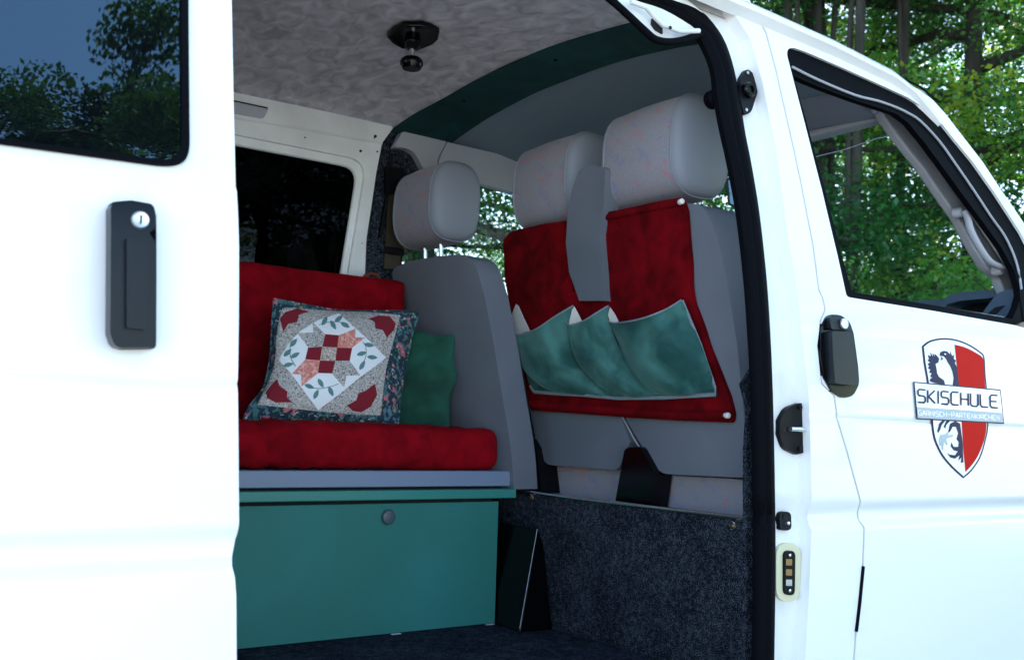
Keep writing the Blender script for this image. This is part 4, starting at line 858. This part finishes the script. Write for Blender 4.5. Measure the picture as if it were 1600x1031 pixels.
fe = ([(428, 467), (470, 475), (530, 485), (590, 486), (630, 486), (655, 489)], [(379, 655), (440, 659), (500, 662), (560, 664), (621, 665)],
      [(428, 467), (425, 510), (422, 560), (412, 605), (393, 630), (379, 655)], [(655, 489), (645, 520), (636, 560), (627, 610), (624, 640), (621, 665)])
PTH = .075
fp, Fg, gpx = pillow('patchwork_pillow', None, PL, PTH, M['navyfloral'], 'square patchwork pillow with floral navy border and red cross in a white diamond', 'pillow', fe, lambda s, t: .004 * nz(s, t, 2, 5), 1)
# look-up of the pillow front at any line of sight, used to sew the patches on
from mathutils.bvhtree import BVHTree
_bm = grid_bm(Fg); bmesh.ops.recalc_face_normals(_bm, faces=_bm.faces); _tree = BVHTree.FromBMesh(_bm)
def sew(u, v, lift):
    r = ray(u, v).normalized(); h = _tree.ray_cast(CAM, r)
    if h[0] is None:
        q = hit(u, v, ('Y', PL)); return q + Vector((0, -lift, 0))
    n_ = h[1] if h[1].dot(r) < 0 else -h[1]
    return h[0] - r * lift * 1.4
def Z7(x, y): return (x / 3.965 + 370, y / 3.965 + 440)
def patch(name, pts, matl, lift, step=5, edge=True):
    P = [Z7(*p) for p in pts]
    bmx = bmesh.new(); flat = [Vector((a, b, 0)) for a, b in P]
    bv = [bmx.verts.new(v) for v in flat]
    for t in tessellate_polygon([flat]):
        try: bmx.faces.new([bv[i] for i in t])
        except ValueError: pass
    bmesh.ops.dissolve_limit(bmx, angle_limit=.001, verts=bmx.verts, edges=[e_ for e_ in bmx.edges if len(e_.link_faces) == 2])
    for ax in (0, 1):
        lo, hi = min(p[ax] for p in P), max(p[ax] for p in P); k = lo + step
        while k < hi:
            co = [0, 0, 0]; co[ax] = k; no = [0, 0, 0]; no[ax] = 1
            bmesh.ops.bisect_plane(bmx, geom=bmx.verts[:] + bmx.edges[:] + bmx.faces[:], plane_co=co, plane_no=no); k += step
    for v in bmx.verts: v.co = sew(v.co.x, v.co.y, lift)
    bmesh.ops.recalc_face_normals(bmx, faces=bmx.faces)
    if sum(f.normal.y for f in bmx.faces) > 0: bmesh.ops.reverse_faces(bmx, faces=bmx.faces)
    rx = bmesh.ops.extrude_face_region(bmx, geom=bmx.faces[:])
    nw = {g_ for g_ in rx['geom'] if isinstance(g_, bmesh.types.BMVert)}
    for v in bmx.verts:
        if v not in nw: v.co += Vector((0, lift * .9, 0))
    bmesh.ops.recalc_face_normals(bmx, faces=bmx.faces)
    return finish(bmx, name, matl, fp, angle=60)
patch('beige_panel', [(285, 165), (350, 160), (470, 172), (620, 182), (820, 188), (1012, 206), (985, 320), (950, 440), (922, 560), (905, 700), (888, 828), (700, 822), (500, 802), (300, 780), (128, 762), (180, 655), (228, 540), (243, 440), (243, 360), (255, 280), (272, 200)], M['beige'], .0012)
patch('white_diamond', [(632, 195), (720, 275), (800, 345), (925, 470), (850, 530), (765, 590), (650, 685), (505, 795), (400, 655), (330, 560), (258, 484), (330, 370), (400, 300), (500, 240)], M['quiltwhite'], .0020)
for pts in ([(550, 325), (632, 332), (622, 408), (530, 402)], [(443, 408), (529, 402), (515, 488), (425, 480)], [(621, 408), (715, 410), (700, 490), (611, 490)], [(514, 488), (610, 490), (592, 568), (503, 565)]):
    patch('red_square', pts, M['quiltred'], .0029)
patch('centre_square', [(530, 402), (621, 408), (611, 490), (515, 488)], M['gold'], .0030)
patch('beige_star', [(549, 325), (470, 250), (476, 315), (378, 318), (443, 407), (530, 401)], M['beige'], .0028)
patch('beige_star', [(611, 491), (700, 491), (765, 580), (680, 582), (665, 655), (592, 570)], M['beige'], .0028)
patch('peach_star', [(633, 332), (735, 290), (735, 345), (797, 345), (715, 409), (623, 407)], M['peach'], .0028)
patch('peach_star', [(425, 482), (514, 489), (503, 566), (402, 648), (400, 575), (342, 570)], M['peach'], .0028)
for pts in ([(268, 230), (300, 190), (375, 165), (448, 186), (385, 205), (375, 250), (320, 260), (290, 308)], [(818, 230), (880, 208), (950, 215), (985, 260), (975, 300), (930, 345), (905, 300), (860, 290), (855, 250)],
            [(250, 603), (265, 645), (315, 680), (310, 715), (342, 746), (240, 748), (190, 720), (182, 685), (210, 645)], [(855, 632), (870, 700), (830, 775), (770, 808), (720, 800), (683, 766), (740, 735), (755, 690), (800, 675)]):
    patch('red_tulip', pts, M['quiltred'], .0022)
for x, y, an in ((545, 243, -60), (632, 230, -40), (598, 268, 60), (672, 268, 30), (353, 378, -50), (315, 440, -45), (362, 455, -30), (320, 514, -15), (820, 392, 10), (775, 445, -15), (840, 468, 5), (778, 518, -60), (450, 648, 20), (521, 628, 60), (492, 697, -65), (584, 680, 65)):
    c_, s_ = math.cos(math.radians(an)), math.sin(math.radians(an))
    patch('cloth_leaf', [(x + a * c_ - b * s_, y + a * s_ + b * c_) for a, b in ((-33, 0), (-18, -11), (0, -14), (18, -9), (33, 0), (18, 9), (0, 14), (-18, 11))], M['leafgreen'], .0030)
for pts in ([(510, 268), (545, 255), (620, 248), (690, 262)], [(345, 355), (330, 400), (335, 470), (365, 525)], [(780, 372), (800, 405), (798, 470), (780, 500)], [(440, 640), (500, 662), (580, 650), (630, 632)]):
    tube('stem_stitch', [sew(*Z7(*p), .0034) for p in [tuple(q)[:2] for q in catmull([(a, b, 0) for a, b in pts], 5)]], .0009, M['stem'], fp, 5)
# seam cord round the pillow
per = [Fg[0][i] for i in range(41)] + [Fg[j][40] for j in range(1, 41)] + [Fg[40][i] for i in range(39, -1, -1)] + [Fg[j][0] for j in range(39, -1, -1)]
tube('seam_cord', per, .0028, M['navyfloral'], fp, 6)

# ------------------------------------------------------------------ black folded metal bracket beside the bench
bmb = bmesh.new()
b0 = [hit(u, v, ('Z', lambda x, y: .502)) for u, v in ((776, 975), (812, 987), (863, 983))]
tA, tB, tC = hit(781, 815, ('X', lambda y, z: 1.70)), hit(840, 826, ('X', lambda y, z: 1.735)), hit(849, 850, ('X', lambda y, z: 1.77))
tD = hit(848, 830, ('X', lambda y, z: 1.778)); b3 = Vector((1.778, 1.05, .502)); tE = Vector((1.778, 1.05, .76))
V = [bmb.verts.new(p) for p in (b0[0] + Vector((.002, 0, 0)), b0[1], b0[2], b3, tA, tB, tC, tE)]
for f in ((0, 1, 5, 4), (1, 2, 6, 5), (2, 3, 7, 6), (3, 0, 4, 7), (4, 5, 6, 7), (3, 2, 1, 0)): bmb.faces.new([V[i] for i in f])
bmesh.ops.recalc_face_normals(bmb, faces=bmb.faces)
mb = finish(bmb, 'metal_bracket', M['gloss'], None, .0025, 2); tag(mb, 'glossy black folded metal bracket on the floor between bench box and carpeted partition', 'bracket')
for u, v in ((819, 908), (801, 868), (838, 924)):
    q = hit(u, v, ('X', lambda y, z: 1.70)); 
tube('bracket_fold', [tB + Vector((-.002, -.001, 0)), b0[1] + Vector((-.001, -.001, .01))], .0007, M['dull'], mb, 5)

# ------------------------------------------------------------------ trees
def leaf_cloud(name, centres, per, spread, size, seed, matl):
    rng = np.random.default_rng(seed); cs = []
    for (c, r) in centres:
        n = int(per * r); d = rng.normal(size=(n, 3)); d /= np.linalg.norm(d, axis=1)[:, None]
        rad = rng.random(n) ** .45; d = d * rad[:, None] * np.array([1, 1, .42]) * spread * r; d[:, 2] -= .12 * (d[:, 0] ** 2 + d[:, 1] ** 2)
        cs.append(d + np.array(c))
    C = np.concatenate(cs); n = len(C)
    nrm = rng.normal(size=(n, 3)) * .65 + np.array([0, 0, 1]); nrm /= np.linalg.norm(nrm, axis=1)[:, None]
    a = rng.normal(size=(n, 3)); a -= (a * nrm).sum(1)[:, None] * nrm; a /= np.linalg.norm(a, axis=1)[:, None]; b = np.cross(nrm, a)
    s = (size * (.6 + .8 * rng.random(n)))[:, None]
    V_ = np.stack([C - a * s * .5, C + b * s * .3 + nrm * s * .06, C + a * s * .5, C - b * s * .3 + nrm * s * .06], 1).reshape(-1, 3)
    me = bpy.data.meshes.new(name); me.vertices.add(len(V_)); me.vertices.foreach_set('co', V_.astype(np.float32).ravel())
    me.loops.add(n * 4); me.loops.foreach_set('vertex_index', np.arange(n * 4, dtype=np.int32))
    me.polygons.add(n); me.polygons.foreach_set('loop_start', np.arange(0, n * 4, 4, dtype=np.int32)); me.update(calc_edges=True)
    me.materials.append(matl); return me
def trunk_mesh(name, pts_list):
    bmx = bmesh.new()
    for pts, rr in pts_list: add_tube(bmx, pts, rr, 9)
    bmesh.ops.recalc_face_normals(bmx, faces=bmx.faces)
    for f in bmx.faces: f.smooth = True
    me = bpy.data.meshes.new(name); bmx.to_mesh(me); bmx.free(); me.materials.append(M['bark']); return me
def tree_variant(seed, H, base, R, ncl, per, size, tr=.16):
    rnd = random.Random(seed); limbs = []; centres = []
    lean = rnd.uniform(-.4, .4)
    tp = [(lean * (k / 6) ** 2 + .05 * rnd.uniform(-1, 1), .05 * rnd.uniform(-1, 1), H * .92 * k / 6) for k in range(7)]
    limbs.append((tp, [tr * (1 - .8 * k / 6) for k in range(7)]))
    nl = ncl // 5
    for i in range(nl):
        h = base + (H - base) * (i + .5) / nl; t = h / (H * .92); t = min(t, .98); k = int(t * 6); f = t * 6 - k; k2 = min(k + 1, 6)
        o = [tp[k][j] * (1 - f) + tp[k2][j] * f for j in range(3)]
        az = i * 2.4 + rnd.uniform(-.4, .4); L = R * math.sin(math.pi * min(1, .28 + .66 * (h - base) / (H - base))) * rnd.uniform(.7, 1.15)
        rise = rnd.uniform(.0, .35); P = []
        for q in range(6):
            s = q / 5; P.append((o[0] + math.cos(az) * L * s, o[1] + math.sin(az) * L * s, o[2] + rise * L * s - .16 * L * s * s + rnd.uniform(-.06, .06)))
        limbs.append((P, [tr * .34 * (1 - .85 * q / 5) + .006 for q in range(6)]))
        for q in (1.6, 2.6, 3.5, 4.3, 5):
            k = min(int(q), 4); f = q - k; c = [P[k][j] * (1 - f) + P[k + 1][j] * f for j in range(3)]
            sc = rnd.uniform(.55, 1.1)
            c2 = (c[0] + rnd.uniform(-.5, .5), c[1] + rnd.uniform(-.5, .5), c[2] + rnd.uniform(-.1, .3)); centres.append((c2, sc))
            limbs.append(([c, c2], [.012, .004]))
    return centres, limbs
VAR = []
for sd_, H, base, R, ncl, per, size, spread in ((11, 11.0, 1.2, 3.2, 130, 680, .052, .9), (22, 12.5, 1.8, 3.0, 120, 720, .052, .9), (33, 9.0, .9, 2.8, 110, 700, .052, .85)):
    ce, li = tree_variant(sd_, H, base, R, ncl, per, size)
    VAR.append((leaf_cloud('crown', ce, per, spread, size, sd_, M['leaf']), trunk_mesh('trunk', li)))
SHADED_VAR = []
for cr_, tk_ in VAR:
    c2_ = cr_.copy(); c2_.materials.clear(); c2_.materials.append(M['leaf_shaded']); SHADED_VAR.append((c2_, tk_))  # same crowns, with shade painted in by darker leaves
ce, li = tree_variant(77, 1.9, .15, 1.3, 45, 150, .06, .03)
SHR = (leaf_cloud('foliage', ce, 420, .40, .038, 5, M['leafb']), trunk_mesh('stem', li))
def plant_tree(name, var, loc, rz, sc, label, cat, group, parts=('crown', 'trunk')):
    t = bpy.data.objects.new(name, None); COL.objects.link(t); t.location = loc; t.rotation_euler = (0, 0, rz); t.scale = (sc,) * 3; tag(t, label, cat, group)
    for me, nm in zip(var, parts):
        c = bpy.data.objects.new(nm, me); COL.objects.link(c); c.parent = t
    return t
def pol(d, az): return (d * math.sin(math.radians(az)), CAM.y + d * math.cos(math.radians(az)), -.02)
rt = random.Random(5)
ORD = ['leftmost', 'second', 'third', 'fourth', 'fifth', 'sixth', 'seventh', 'eighth', 'ninth']
ROWS = [(10.0, [8, 19, 30, 44, 52.2, 60, 70, 82], 'front'), (14.5, [2, 14, 21, 28, 38, 48, 55.5, 66, 76], 'middle'), (20, [6, 18, 30, 41, 50, 58, 69, 80], 'back')]
for k, (d, azs, rn) in enumerate(ROWS):
    for i, az in enumerate(azs):
        dd = d + rt.uniform(-.8, .8)
        lab = (ORD[i] + (' from the left' if i else '')) + ' of the leafy green trees in the ' + rn + ' row beyond the van'
        plant_tree('beech_tree', (SHADED_VAR if az < 57 else VAR)[(i + k) % 3], pol(dd, az), rt.uniform(0, 6), rt.uniform(.9, 1.15), lab, 'tree', 'trees of the woods beyond the van')
for i, (az, d, s) in enumerate(((22, 8.0, 1.0), (30, 8.4, 1.0), (38, 8.2, .9), (47, 7.6, 1.0), (53, 7.2, 1.05), (58, 7.8, .95), (64, 7.5, 1.1))):
    plant_tree('shrub', SHR, pol(d, az), az, s, (ORD[i] + (' from the left' if i else '')) + ' of the bright green shrubs in front of the woods', 'shrub', 'shrubs in front of the woods', ('foliage', 'stem'))
SL = []
for sd_ in (3, 4):
    rs_ = random.Random(sd_); P_ = [(.10 * math.sin(k * 1.3 + sd_), .08 * math.cos(k + sd_), 1.6 * k) for k in range(6)]
    ce_, li_ = tree_variant(sd_, 9.5, 5.0, 1.5, 40, 300, .07, .04)
    SL.append((leaf_cloud('crown', ce_, 500, .85, .052, sd_, M['leaf_shaded']), trunk_mesh('trunk', [(P_, [.05 - .004 * k for k in range(6)])] + li_)))
for i, (az, d) in enumerate(((50.9, 8.6), (52.6, 9.2), (53.9, 8.4), (56.6, 9.6))):
    plant_tree('slender_tree', SL[i % 2], pol(d, az), az, 1.0, ['thin dark tree trunk furthest left in the cab side window', 'second thin dark trunk from the left in the cab side window', 'thin dark trunk near the middle of the cab side window', 'thin dark trunk at the right of the cab side window', 'thin dark trunk outside the driver\'s window'][i], 'tree', 'slender trees at the edge of the woods')
for i, (x, y, r) in enumerate(((9.5, -6.5, 2), (13.5, -8.5, 4), (10.5, -12.5, 1))):
    plant_tree('beech_tree', VAR[(i + 1) % 3], (x, y, -.02), r, .9, ['nearest', 'furthest right', 'furthest back'][i] + ' of the trees mirrored in the white front door paint', 'tree', 'trees on the near side of the van')
# the tree behind the photographer that mirrors in the sliding door glass
ce, li = tree_variant(91, 7.5, 3.6, 2.0, 90, 190, .075, .09)
NEAR = (leaf_cloud('crown', ce, 620, .40, .055, 91, M['leaf_backlit']), trunk_mesh('trunk', li))
plant_tree('young_tree', NEAR, (2.3, -6.1, -.02), 2.2, .95, 'slender tree mirrored against blue sky in the sliding door window, its crown low and left', 'tree', None)
plant_tree('beech_tree', VAR[2], (5.6, -6.6, -.02), 1.0, 1.0, 'tree whose branch tips are mirrored at the upper right of the sliding door window', 'tree', None)
